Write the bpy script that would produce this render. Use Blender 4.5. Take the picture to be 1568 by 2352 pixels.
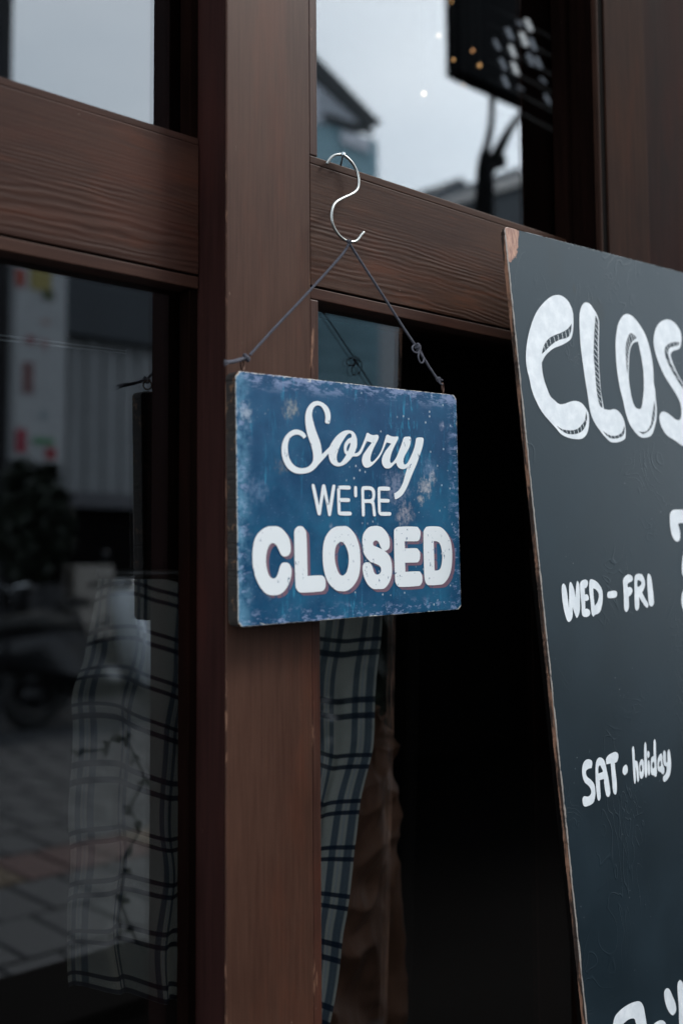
import bpy, bmesh, math, random
import numpy as np
from mathutils import Vector, Matrix, noise as mnoise
from mathutils.geometry import tessellate_polygon
random.seed(7)
PI = math.pi
scn = bpy.context.scene
for o in list(bpy.data.objects): bpy.data.objects.remove(o)
COL = scn.collection

# ------------------------------------------------------------------ camera
# world axes: X along the shop front, Y into the shop, Z up
FPX, PX, PY = 2500.0, 784.0, 1100.0          # focal length and principal point in units of 1/2352 picture height
CAMH = 1.25
T = Vector((2666, -160, 2500)).normalized()
U = Vector((-245, 35100, 2500)); U = (U - U.dot(T) * T).normalized()
NN = U.cross(T)
if NN.z < 0: NN = -NN
def to_world(v): v = Vector(v); return Vector((v.dot(T), v.dot(NN), v.dot(U)))
CAM = Vector((0, 0, CAMH))
cd = bpy.data.cameras.new('camera'); cam = bpy.data.objects.new('camera', cd); COL.objects.link(cam)
r_, u_, f_ = to_world((1, 0, 0)), to_world((0, 1, 0)), to_world((0, 0, 1))
cam.matrix_world = Matrix(((r_.x, u_.x, -f_.x, 0), (r_.y, u_.y, -f_.y, 0), (r_.z, u_.z, -f_.z, CAMH), (0, 0, 0, 1)))
cd.sensor_fit = 'VERTICAL'; cd.sensor_height = 36; cd.sensor_width = 24
cd.lens = FPX / 2352 * 36; cd.shift_y = -(1176 - PY) / 2352
cd.clip_start = .02; cd.clip_end = 500
cd.dof.use_dof = True; cd.dof.focus_distance = 1.12; cd.dof.aperture_fstop = 3.0
scn.camera = cam

# ------------------------------------------------------------------ sky, sun, exposure
SUN_EL, SUN_AZ = math.radians(46), math.radians(126)
w = bpy.data.worlds.new('World'); scn.world = w; w.use_nodes = True
nt = w.node_tree; nt.nodes.clear()
out = nt.nodes.new('ShaderNodeOutputWorld'); bg = nt.nodes.new('ShaderNodeBackground')
sky = nt.nodes.new('ShaderNodeTexSky'); sky.sky_type = 'NISHITA'; sky.sun_disc = False
sky.sun_elevation = SUN_EL; sky.sun_rotation = SUN_AZ; sky.dust_density = 3; sky.air_density = 1.2
tc = nt.nodes.new('ShaderNodeTexCoord'); nz = nt.nodes.new('ShaderNodeTexNoise')
nz.inputs['Scale'].default_value = 3.2; nz.inputs['Detail'].default_value = 4; nz.inputs['Roughness'].default_value = .5
mp = nt.nodes.new('ShaderNodeMapping'); mp.inputs['Scale'].default_value = (1, 1, 2.5)
nt.links.new(tc.outputs['Generated'], mp.inputs[0]); nt.links.new(mp.outputs[0], nz.inputs['Vector'])
cr = nt.nodes.new('ShaderNodeValToRGB'); cr.color_ramp.elements[0].position = .3; cr.color_ramp.elements[1].position = .75
cr.color_ramp.elements[0].color = (.66, .755, .85, 1); cr.color_ramp.elements[1].color = (.86, .93, 1, 1)
nt.links.new(nz.outputs['Fac'], cr.inputs[0])
mx = nt.nodes.new('ShaderNodeMix'); mx.data_type = 'RGBA'; mx.inputs[0].default_value = .86
vs = nt.nodes.new('ShaderNodeVectorMath'); vs.operation = 'SCALE'; vs.inputs[3].default_value = 9.5
nt.links.new(cr.outputs[0], vs.inputs[0])
nt.links.new(sky.outputs[0], mx.inputs[6]); nt.links.new(vs.outputs[0], mx.inputs[7])
nt.links.new(mx.outputs[2], bg.inputs[0]); bg.inputs[1].default_value = .13
nt.links.new(bg.outputs[0], out.inputs[0])
sd = bpy.data.lights.new('sun', 'SUN'); sd.energy = 1.3; sd.angle = math.radians(16); sd.color = (1, .96, .9)
sun = bpy.data.objects.new('sun', sd); COL.objects.link(sun)
sdir = Vector((math.sin(SUN_AZ) * math.cos(SUN_EL), math.cos(SUN_AZ) * math.cos(SUN_EL), math.sin(SUN_EL)))
sun.rotation_euler = sdir.to_track_quat('Z', 'Y').to_euler()
scn.view_settings.view_transform = 'Standard'; scn.view_settings.look = 'None'
scn.view_settings.gamma = 1; scn.view_settings.use_curve_mapping = False
scn.view_settings.exposure = 1.0
scn.render.engine = 'CYCLES'
scn.cycles.transparent_max_bounces = 24; scn.cycles.max_bounces = 10; scn.cycles.glossy_bounces = 5
scn.cycles.sample_clamp_indirect = 6

# ------------------------------------------------------------------ unprojection
def ray(x, y): return to_world(((x - PX) / FPX, -(y - PY) / FPX, 1))
def atY(x, y, Y): d = ray(x, y); return CAM + d * (Y / d.y)
DP = .78                      # front of the post
DG = .840                     # glass
DGR = .800                    # glass of the right-hand window, set nearer the front
DL = .8194                    # front of the left rail
def mirr(x, y, Yv):           # the same for the right-hand window
    p = atY(x, y, Yv); return Vector((p.x, 2 * DGR - p.y, p.z))
def mir(x, y, Yv):            # a place in the street whose mirror image in the glass shows at x, y
    p = atY(x, y, Yv); return Vector((p.x, 2 * DG - p.y, p.z))
def Xat(x, Y): return atY(x, PY, Y).x
def Zat(x, y, Y): return atY(x, y, Y).z
def on_plane(x, y, P0, Nn): d = ray(x, y); return CAM + d * ((P0 - CAM).dot(Nn) / d.dot(Nn))

# ------------------------------------------------------------------ objects
def tag(o, label=None, cat=None, group=None, kind=None):
    if label: o['label'] = label
    if cat: o['category'] = cat
    if group: o['group'] = group
    if kind: o['kind'] = kind
    return o
def empty(name, loc=(0, 0, 0), rot=None):
    o = bpy.data.objects.new(name, None); COL.objects.link(o); o.location = loc; o.empty_display_size = .05
    if rot is not None: o.rotation_mode = 'QUATERNION'; o.rotation_quaternion = rot
    return o
def link(name, me, parent=None, mat=None, local=False):
    o = bpy.data.objects.new(name, me); COL.objects.link(o)
    if mat is not None:
        me.materials.clear(); me.materials.append(mat)
    if parent is not None:
        o.parent = parent
        if not local: o.matrix_parent_inverse = parent.matrix_basis.inverted()
    return o
def bm_obj(name, bm, mat, parent=None, smooth=False, local=False):
    me = bpy.data.meshes.new(name); bmesh.ops.recalc_face_normals(bm, faces=bm.faces) ; bm.to_mesh(me); bm.free()
    if smooth:
        for p in me.polygons: p.use_smooth = True
    return link(name, me, parent, mat, local)
def add_box(bm, a, b, bevel=0, seg=2, M=None):
    a, b = Vector(a), Vector(b)
    vs = [bm.verts.new((x, y, z)) for x in (a.x, b.x) for y in (a.y, b.y) for z in (a.z, b.z)]
    fs = []
    for q in ((0, 1, 3, 2), (4, 6, 7, 5), (0, 4, 5, 1), (2, 3, 7, 6), (0, 2, 6, 4), (1, 5, 7, 3)):
        fs.append(bm.faces.new([vs[i] for i in q]))
    if M is not None: bmesh.ops.transform(bm, matrix=M, verts=vs)
    if bevel:
        es = list({e for f in fs for e in f.edges})
        bmesh.ops.bevel(bm, geom=es, offset=bevel, segments=seg, affect='EDGES', profile=.5)
def box(name, a, b, mat, parent=None, bevel=0, seg=2, smooth=False):
    bm = bmesh.new(); add_box(bm, a, b, bevel, seg); return bm_obj(name, bm, mat, parent, smooth)
def crom(pts, n=6, closed=True):
    out_ = []; N_ = len(pts)
    P = [Vector(p[:2] if len(p) < 4 else p[:3]) for p in pts] if not isinstance(pts[0], Vector) else pts
    cor = [len(p) == 3 and p[2] == 1 and not isinstance(p, Vector) for p in pts]
    rng = range(N_ if closed else N_ - 1)
    for i in rng:
        p0, p1, p2, p3 = P[i - 1 if (closed or i) else 0], P[i], P[(i + 1) % N_], P[(i + 2) % N_ if closed else min(i + 2, N_ - 1)]
        L = (p2 - p1).length
        def tan(a, b, c):
            v = c - a; la, lb = (b - a).length, (c - b).length
            return v * (L / max(la + lb, 1e-9))
        m1 = tan(p0, p1, p2) if not cor[i] else (p2 - p1)
        m2 = tan(p1, p2, p3) if not cor[(i + 1) % N_] else (p2 - p1)
        for k in range(n):
            t = k / n; t2, t3 = t * t, t * t * t
            out_.append(p1 * (2 * t3 - 3 * t2 + 1) + m1 * (t3 - 2 * t2 + t) + p2 * (-2 * t3 + 3 * t2) + m2 * (t3 - t2))
    if not closed: out_.append(P[-1])
    return out_
def add_tube(bm, pts, rad, seg=10, cap=True):
    pts = [Vector(p) for p in pts]; n = len(pts)
    rads = rad if isinstance(rad, (list, tuple)) else [rad] * n
    tg = [(pts[min(i + 1, n - 1)] - pts[max(i - 1, 0)]).normalized() for i in range(n)]
    up = Vector((0, 0, 1)) if abs(tg[0].z) < .9 else Vector((1, 0, 0))
    nrm = (up - up.dot(tg[0]) * tg[0]).normalized(); rings = []
    for i in range(n):
        nrm = (nrm - nrm.dot(tg[i]) * tg[i]).normalized(); bi = tg[i].cross(nrm)
        rings.append([bm.verts.new(pts[i] + (nrm * math.cos(a) + bi * math.sin(a)) * rads[i]) for a in [2 * PI * k / seg for k in range(seg)]])
    for i in range(n - 1):
        for k in range(seg):
            bm.faces.new((rings[i][k], rings[i][(k + 1) % seg], rings[i + 1][(k + 1) % seg], rings[i + 1][k]))
    if cap:
        bm.faces.new(rings[0][::-1]); bm.faces.new(rings[-1])
def tube(name, pts, rad, mat, parent=None, seg=10, local=False):
    bm = bmesh.new(); add_tube(bm, pts, rad, seg); return bm_obj(name, bm, mat, parent, True, local)
def add_prism(bm, front, dvec):
    dvec = Vector(dvec); a = [bm.verts.new(p) for p in front]; b = [bm.verts.new(Vector(p) + dvec) for p in front]
    n = len(a); bm.faces.new(a); bm.faces.new(b[::-1])
    for i in range(n): bm.faces.new((a[i], b[i], b[(i + 1) % n], a[(i + 1) % n]))

# ------------------------------------------------------------------ node helpers
class NM:
    def __init__(s, name):
        s.m = bpy.data.materials.new(name); s.m.use_nodes = True; s.t = s.m.node_tree; s.t.nodes.clear()
        s.out = s.n('ShaderNodeOutputMaterial'); s._tc = None
    def n(s, k, **kw):
        nd = s.t.nodes.new(k)
        for a, b in kw.items(): setattr(nd, a, b)
        return nd
    def set(s, sock, v):
        if isinstance(v, bpy.types.NodeSocket): s.t.links.new(v, sock)
        elif v is not None:
            if isinstance(v, (tuple, list)) and len(v) == 3 and sock.type == 'RGBA': v = tuple(v) + (1,)
            sock.default_value = v
    def co(s, kind='Object'):
        if s._tc is None: s._tc = s.n('ShaderNodeTexCoord')
        return s._tc.outputs[kind]
    def map(s, v, scale=(1, 1, 1), loc=(0, 0, 0), rot=(0, 0, 0)):
        nd = s.n('ShaderNodeMapping'); s.set(nd.inputs[0], v); nd.inputs[1].default_value = loc; nd.inputs[2].default_value = rot; nd.inputs[3].default_value = scale
        return nd.outputs[0]
    def xyz(s, v): nd = s.n('ShaderNodeSeparateXYZ'); s.set(nd.inputs[0], v); return nd.outputs
    def comb(s, x, y, z): nd = s.n('ShaderNodeCombineXYZ'); s.set(nd.inputs[0], x); s.set(nd.inputs[1], y); s.set(nd.inputs[2], z); return nd.outputs[0]
    def noise(s, v, scale=5, det=4, rough=.55, dist=0):
        nd = s.n('ShaderNodeTexNoise'); s.set(nd.inputs['Vector'], v); nd.inputs['Scale'].default_value = scale
        nd.inputs['Detail'].default_value = det; nd.inputs['Roughness'].default_value = rough; nd.inputs['Distortion'].default_value = dist
        return nd.outputs['Fac']
    def vor(s, v, scale=5, feat='F1'):
        nd = s.n('ShaderNodeTexVoronoi', feature=feat); s.set(nd.inputs['Vector'], v); nd.inputs['Scale'].default_value = scale
        return nd.outputs['Distance']
    def mth(s, op, a, b=None, c=None):
        nd = s.n('ShaderNodeMath', operation=op); s.set(nd.inputs[0], a)
        if b is not None: s.set(nd.inputs[1], b)
        if c is not None: s.set(nd.inputs[2], c)
        return nd.outputs[0]
    def step(s, v, a, b, lo=0., hi=1.):
        nd = s.n('ShaderNodeMapRange', interpolation_type='SMOOTHSTEP'); s.set(nd.inputs[0], v)
        for i, q in zip((1, 2, 3, 4), (a, b, lo, hi)): s.set(nd.inputs[i], q)
        return nd.outputs[0]
    def mix(s, f, a, b, mode='MIX'):
        nd = s.n('ShaderNodeMix', data_type='RGBA', blend_type=mode); s.set(nd.inputs[0], f); s.set(nd.inputs[6], a); s.set(nd.inputs[7], b)
        return nd.outputs[2]
    def bump(s, h, strength=.5, dist=.001, nrm=None):
        nd = s.n('ShaderNodeBump'); s.set(nd.inputs['Height'], h); nd.inputs['Strength'].default_value = strength; nd.inputs['Distance'].default_value = dist
        if nrm is not None: s.set(nd.inputs['Normal'], nrm)
        return nd.outputs[0]
    def pbr(s, col, rough=.6, nrm=None, metal=0, spec=.5, **kw):
        p = s.n('ShaderNodeBsdfPrincipled'); s.set(p.inputs['Base Color'], col); s.set(p.inputs['Roughness'], rough); s.set(p.inputs['Metallic'], metal)
        s.set(p.inputs['Specular IOR Level'], spec)
        if nrm is not None: s.set(p.inputs['Normal'], nrm)
        for k, v in kw.items(): s.set(p.inputs[k], v)
        s.t.links.new(p.outputs[0], s.out.inputs[0]); return s.m
def simple(name, col, rough=.6, metal=0, var=.25, scale=8, bump=.0, spec=.5, stretch=(1, 1, 1)):
    m = NM(name); v = m.map(m.co(), stretch); f = m.noise(v, scale, 5)
    c = m.mix(f, tuple(x * (1 - var) for x in col), tuple(min(1, x * (1 + var)) for x in col))
    return m.pbr(c, rough, m.bump(f, bump, .002) if bump else None, metal, spec)

# ------------------------------------------------------------------ lettering traced as outlines, each laid on the plane of its own board
FR = {'A': (1020, 1450, 300 / 1568), 'B': (1270, 1550, 300 / 1568), 'C': (1120, 1750, 320 / 1568), 'D': (900, 1900, 400 / 1568),
      'E': (1280, 1900, 400 / 1568), 'F': (2000, 2050, 400 / 1568), 'G': (2100, 2680, 400 / 1568), 'H': (2200, 3400, 300 / 1568),
      'I': (1900, 1050, 300 / 1176), 'J': (2200, 1100, 300 / 1176), 'K': (2380, 1820, 120 / 588)}
def px(fr, x, y): a, b, s = FR[fr]; return (a + s * x) * .6272, (b + s * y) * .6272
_ = 1
SORRY = [('A', [(950,535,_),(965,520),(980,450),(985,380),(970,290),(930,210),(860,145),(790,110),(730,98),(660,112),(595,160),(545,230),(510,330),(500,440),(507,550),(525,670),(560,790),(595,890),(630,1000),(650,1100),(653,1200),(635,1270),(590,1330),(520,1372),(440,1383),(360,1370),(280,1320),(215,1230),(180,1120),(168,1000),(175,900),(205,820),(260,765),(330,742),(390,750),(430,775),(475,820,_),(525,775,_),(490,715),(440,675),(380,650),(310,645),(245,662),(170,715),(105,800),(65,900),(50,1010),(55,1130),(85,1240),(135,1340),(205,1420),(290,1470),(390,1490),(490,1485),(590,1458),(680,1400),(750,1320),(945,1105,_),(965,975,_),(820,1120,_),(812,1020),(790,900),(750,780),(700,650),(660,510),(632,380),(640,290),(670,220),(710,188),(750,182),(800,200),(840,250),(875,330),(888,420),(880,500,_),(900,525)]),
 ('A', [(965,975,_),(1010,890),(1090,780),(1170,710),(1250,668),(1330,658),(1400,675),(1450,720),(1480,790),(1492,880),(1485,980),(1460,1050),(1443,1098,_),(1445,1158,_),(1405,1160,_),(1340,1240),(1250,1315),(1150,1348),(1070,1335),(1000,1285),(960,1200),(945,1105,_)],
  [(1380,795,_),(1387,760),(1375,725),(1345,717),(1300,745),(1240,830),(1180,930),(1135,1030),(1108,1130),(1103,1200),(1120,1260),(1150,1282),(1190,1265),(1235,1205),(1285,1130,_),(1255,1090),(1240,1020),(1248,930),(1280,870),(1325,820)],
  [(1358,900),(1362,930),(1345,990),(1320,1050),(1305,1063),(1295,1040),(1297,990),(1320,935),(1345,903)]),
 ('B', [(136,575,_),(190,565),(240,510),(300,380),(350,250),(365,200),(385,184),(410,195),(450,218),(500,228),(575,222),(595,245),(595,290),(570,345),(520,440),(475,540),(445,640),(440,700),(450,735),(470,742),(500,725),(570,650),(640,540),(690,400),(735,250),(750,225),(775,218),(800,232),(850,252),(900,258),(950,250),(970,265),(970,300),(940,360),(890,460),(845,570),(818,680),(815,730),(830,758),(850,757),(890,720),(940,640),(1000,490),(1045,370),(1070,290),(1090,265),(1140,257),(1195,258),(1212,285),(1208,370),(1180,470),(1130,560),(1085,650),(1070,730),(1085,780),(1110,790),(1150,755),(1210,640),(1260,520),(1295,400),(1310,295,_),(1340,275),(1430,275),(1455,295),(1453,360),(1430,470),(1380,620),(1320,790),(1250,950),(1190,1100),(1130,1240),(1060,1360),(980,1430),(920,1455),(905,1440),(897,1390),(895,1340,_),(930,1325),(1000,1260),(1060,1140),(1100,1000),(1130,900),(1145,845,_),(1110,868),(1060,878),(1000,865),(955,820),(930,755,_),(880,800),(830,850),(760,868),(710,850),(670,790),(657,710),(680,620),(730,530),(790,450),(835,395,_),(820,385),(750,368,_),(735,395),(700,480),(650,590),(590,680),(510,770),(440,830),(380,850),(330,840),(290,780),(278,700),(300,610),(350,530),(410,445),(465,375,_),(440,362),(370,345,_),(345,400),(310,480),(270,565),(230,610),(185,635),(138,635,_)])]
WERE = [('C', [(148,130),(195,330),(228,495,_),(250,350),(280,150),(295,120),(325,118),(340,140),(375,300),(412,490,_),(440,300),(468,140),(485,122),(510,125),(521,150),(500,290),(445,650),(435,680),(415,687),(395,675),(360,480),(318,290,_),(290,450),(262,640),(255,665),(230,672),(205,655),(150,400),(97,140),(105,112),(130,110)]),
 ('C', [(555,180),(565,150),(600,140),(770,142),(793,160),(793,195),(775,210),(607,205,_),(607,363,_),(765,366),(783,385),(783,415),(765,433),(610,430,_),(615,605,_),(790,608),(812,625),(812,655),(795,675),(610,673),(575,655),(562,610),(553,230)]),
 ('C', [(857,165),(870,150),(895,150),(907,170),(910,325),(900,345),(875,347),(860,325)]),
 ('C', [(985,200),(1000,162),(1030,150),(1150,153),(1200,180),(1232,240),(1235,310),(1225,380),(1207,415,_),(1222,450),(1230,520),(1245,640),(1243,680),(1220,692),(1198,675),(1185,560),(1175,490),(1150,455),(1045,450,_),(1047,665),(1035,688),(1010,690),(997,665),(985,210)], [(1035,217,_),(1135,218),(1170,240),(1183,290),(1180,350),(1160,378),(1130,385),(1037,383,_)]),
 ('C', [(1278,210),(1290,170),(1325,158),(1480,162),(1500,180),(1500,215),(1480,230),(1327,227,_),(1328,375,_),(1475,380),(1492,395),(1492,425),(1475,442),(1330,441,_),(1335,612,_),(1500,614),(1520,632),(1518,662),(1500,678),(1340,677),(1305,655),(1287,600)])]
CLOSED = [('D', [(385,107),(450,110),(510,140),(570,205),(615,280),(637,380),(637,470),(610,520),(580,538),(530,538),(495,505),(460,430),(425,370),(385,347),(345,365),(310,430),(288,530),(287,640),(305,750),(340,830),(390,857),(430,835),(460,770),(485,680),(515,635),(550,628),(595,630),(630,665),(648,720),(648,800),(625,900),(580,990),(520,1060),(450,1092),(360,1097),(290,1075),(215,1000),(150,880),(105,740),(90,580),(95,430),(120,300),(165,215),(240,145),(310,112)]),
 ('D', [(688,200),(700,150),(740,110),(800,108),(835,140),(862,200),(880,820,_),(1080,812),(1120,840),(1135,875),(1137,970),(1110,1025),(1070,1042),(780,1058),(740,1035),(708,970)]),
 ('D', [(1360,106),(1450,110),(1550,210),(1600,320),(1625,420),(1636,560),(1633,700),(1610,830),(1560,930),(1490,1005),(1430,1035),(1350,1038),(1290,1025),(1220,970),(1160,880),(1120,760),(1098,600),(1100,430),(1125,290),(1180,190),(1240,135),(1300,110)], [(1360,330),(1400,350),(1440,420),(1468,530),(1465,660),(1440,760),(1410,800),(1375,815),(1335,790),(1295,700),(1271,580),(1272,460),(1300,370)]),
 ('E', [(400,103),(460,125),(520,190),(560,270),(568,370),(555,425),(520,455),(490,457,_),(540,500),(580,570),(598,660),(598,780),(575,880),(530,960),(480,1003),(400,1008),(330,1005),(260,950),(205,850),(180,740),(180,680),(205,635),(250,622),(285,628,_),(320,690),(345,770),(375,798),(410,795),(440,760),(440,705),(415,670),(350,640),(288,618,_),(220,540),(185,460),(175,350),(180,250),(210,180),(270,120),(330,104)], [(375,310),(405,330),(430,390),(458,440,_),(390,405),(340,385),(328,350),(345,320)]),
 ('E', [(628,180),(640,145),(690,115),(960,115),(985,140),(1007,180),(1005,250),(990,300),(965,320),(780,323,_),(785,425,_),(955,422),(980,445),(1000,480),(1000,570),(980,615),(960,625),(787,630,_),(792,760,_),(995,754),(1015,780),(1033,820),(1033,900),(1015,940),(990,962),(705,976),(670,950),(645,890)]),
 ('E', [(1050,190),(1065,150),(1100,113),(1275,113),(1340,150),(1400,230),(1440,320),(1460,450),(1460,620),(1445,740),(1410,840),(1350,920),(1310,942),(1120,952),(1085,920),(1067,860),(1058,700)], [(1197,320,_),(1240,322),(1280,350),(1308,430),(1320,540),(1310,650),(1290,715),(1260,738),(1210,742,_)])]
WEDFRI = [('F', [(235,340),(262,365),(285,450),(303,590),(313,690,_),(318,500),(318,370),(335,318),(360,345),(390,430),(410,540,_),(418,380),(435,303),(460,340),(470,450),(474,600),(468,750),(430,835),(400,780),(368,680,_),(368,800),(345,870),(310,893),(280,850),(240,700),(215,520),(212,380)]),
 ('F', [(476,340),(500,300),(550,285),(585,305),(585,360),(560,405),(540,408,_),(545,500,_),(575,495),(600,540),(600,570),(570,590),(548,590,_),(550,705,_),(580,703),(615,730),(618,780),(590,815),(535,820),(505,790),(495,650),(479,480)]),
 ('F', [(625,280),(700,305),(760,370),(795,450),(800,560),(790,650),(765,740),(730,775),(690,790),(665,815),(640,770),(625,600),(607,450),(607,330)], [(663,410,_),(700,425),(735,470),(743,530),(730,590),(710,630),(685,660,_),(670,540)]),
 ('F', [(865,490),(880,460),(970,443),(1000,460),(1005,510),(985,540),(910,552),(875,545),(865,520)]),
 ('F', [(1090,300),(1110,250),(1165,210),(1215,230),(1232,275),(1215,310),(1175,330),(1155,350,_),(1158,395,_),(1195,392),(1222,420),(1225,460),(1205,500),(1173,530,_),(1172,700),(1140,748),(1110,715),(1103,560),(1095,400)]),
 ('F', [(1255,260),(1275,215),(1320,200),(1365,215),(1400,290),(1405,370),(1385,430),(1365,470,_),(1410,560),(1455,640),(1440,688),(1410,670),(1360,600),(1322,530,_),(1320,690),(1288,732),(1262,690),(1255,480)], [(1300,295),(1335,300),(1355,330),(1340,370),(1300,388)]),
 ('F', [(1455,195),(1490,240),(1515,400),(1532,560),(1530,640),(1498,670),(1465,640),(1445,450),(1437,260)])]
SATHOL = [('G', [(205,393),(245,410),(258,450),(248,520,_),(205,530),(170,560),(170,610),(190,650),(240,690),(285,750),(302,850),(295,950),(270,1020),(220,1055),(145,1070),(120,1020),(118,960),(140,925),(190,930),(225,910),(243,860),(225,800),(190,760),(150,725),(120,640),(112,540),(130,450),(165,405)]),
 ('G', [(370,367),(410,385),(440,440),(470,570),(500,730),(515,860),(505,920),(480,935),(455,900),(430,760),(425,675,_),(365,695,_),(370,800),(377,900),(372,965),(350,990),(330,950),(310,760),(304,560),(310,450),(335,385)], [(365,480),(385,510),(408,570),(345,598,_),(345,520)]),
 ('G', [(455,390),(490,335),(560,295),(600,290),(628,320),(630,370),(610,430),(580,445,_),(590,560),(605,690),(610,800),(605,880),(588,902),(560,870),(545,740),(530,560),(520,455,_),(460,467,_)]),
 ('G', [(740,470),(763,500),(763,580),(725,620),(695,590),(700,510)]),
 ('G', [(845,205),(858,240),(866,330),(872,410),(900,420),(915,480),(925,600),(928,690),(915,722),(900,690),(890,570),(875,500,_),(880,600),(883,700),(870,748),(855,710),(840,500),(830,320),(828,240)]),
 ('G', [(965,390),(990,410),(999,480),(999,560),(990,640),(962,675),(938,640),(932,560),(934,450)], [(960,470),(972,510),(970,560),(957,575),(947,540),(948,490)]),
 ('G', [(1018,145),(1032,180),(1038,300),(1045,480),(1047,600),(1028,662),(1010,610),(1003,400),(1002,200)]),
 ('G', [(1060,272),(1078,300),(1078,350),(1060,378),(1045,345),(1045,300)]),
 ('G', [(1068,400),(1082,460),(1086,590),(1070,630),(1055,580),(1052,440)]),
 ('G', [(1155,105),(1168,150),(1172,300),(1180,480),(1183,610),(1165,648),(1145,630),(1110,615),(1095,560),(1097,450),(1105,370),(1138,345,_),(1137,200),(1142,120)], [(1130,430),(1145,440),(1147,510),(1130,525),(1118,500),(1118,460)]),
 ('G', [(1245,310),(1262,350),(1265,450),(1290,520),(1290,580),(1272,612),(1240,580),(1205,560),(1192,500),(1195,400),(1215,340)], [(1235,410),(1243,450),(1240,490),(1222,500),(1215,460)]),
 ('G', [(1290,265),(1310,290),(1315,400),(1320,440),(1335,430),(1335,300),(1355,250),(1372,290),(1385,400),(1388,500),(1370,620),(1330,690),(1290,718),(1272,690),(1275,640,_),(1310,600),(1325,540),(1320,500),(1290,480),(1275,420),(1272,310)])]
LOWER = [('H', [(250,1700),(340,1580),(450,1490),(560,1430),(650,1400),(710,1392),(760,1420),(800,1490),(830,1640),(860,1829),(880,2050),(800,2300),(620,2500),(400,2450),(240,2250),(205,1950)], [(640,1760),(620,1725),(580,1722),(520,1740),(450,1790),(400,1850),(380,2100),(450,2280),(580,2260),(680,2080),(670,1900)]),
 ('H', [(1250,1140),(1300,1170),(1350,1280),(1410,1430),(1425,1560),(1400,1630),(1355,1660),(1290,1600),(1235,1480),(1200,1330),(1200,1200)]),
 ('H', [(1000,1829),(1080,1770),(1150,1755),(1200,1780),(1230,1829),(1240,2000),(1150,2100),(1040,2050),(990,1930)]),
 ('H', [(1495,985),(1540,1020),(1575,1120),(1620,1400),(1650,1900),(1560,2000),(1490,1900),(1475,1500),(1455,1250),(1452,1060)]),
 ('K', [(340,400),(345,300),(400,235),(600,228),(900,222),(980,260),(960,420),(850,650),(770,900),(720,1200),(700,1380),(640,1460),(585,1430),(555,1330),(575,1050),(640,800),(740,580),(780,480,_),(600,468),(500,474),(490,500),(520,600),(527,690),(515,770),(480,800),(430,780),(380,690),(350,550)]),
 ('K', [(640,1600),(720,1650),(760,1850),(720,2050),(640,2120),(580,2030),(545,1860),(570,1700)])]
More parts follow.
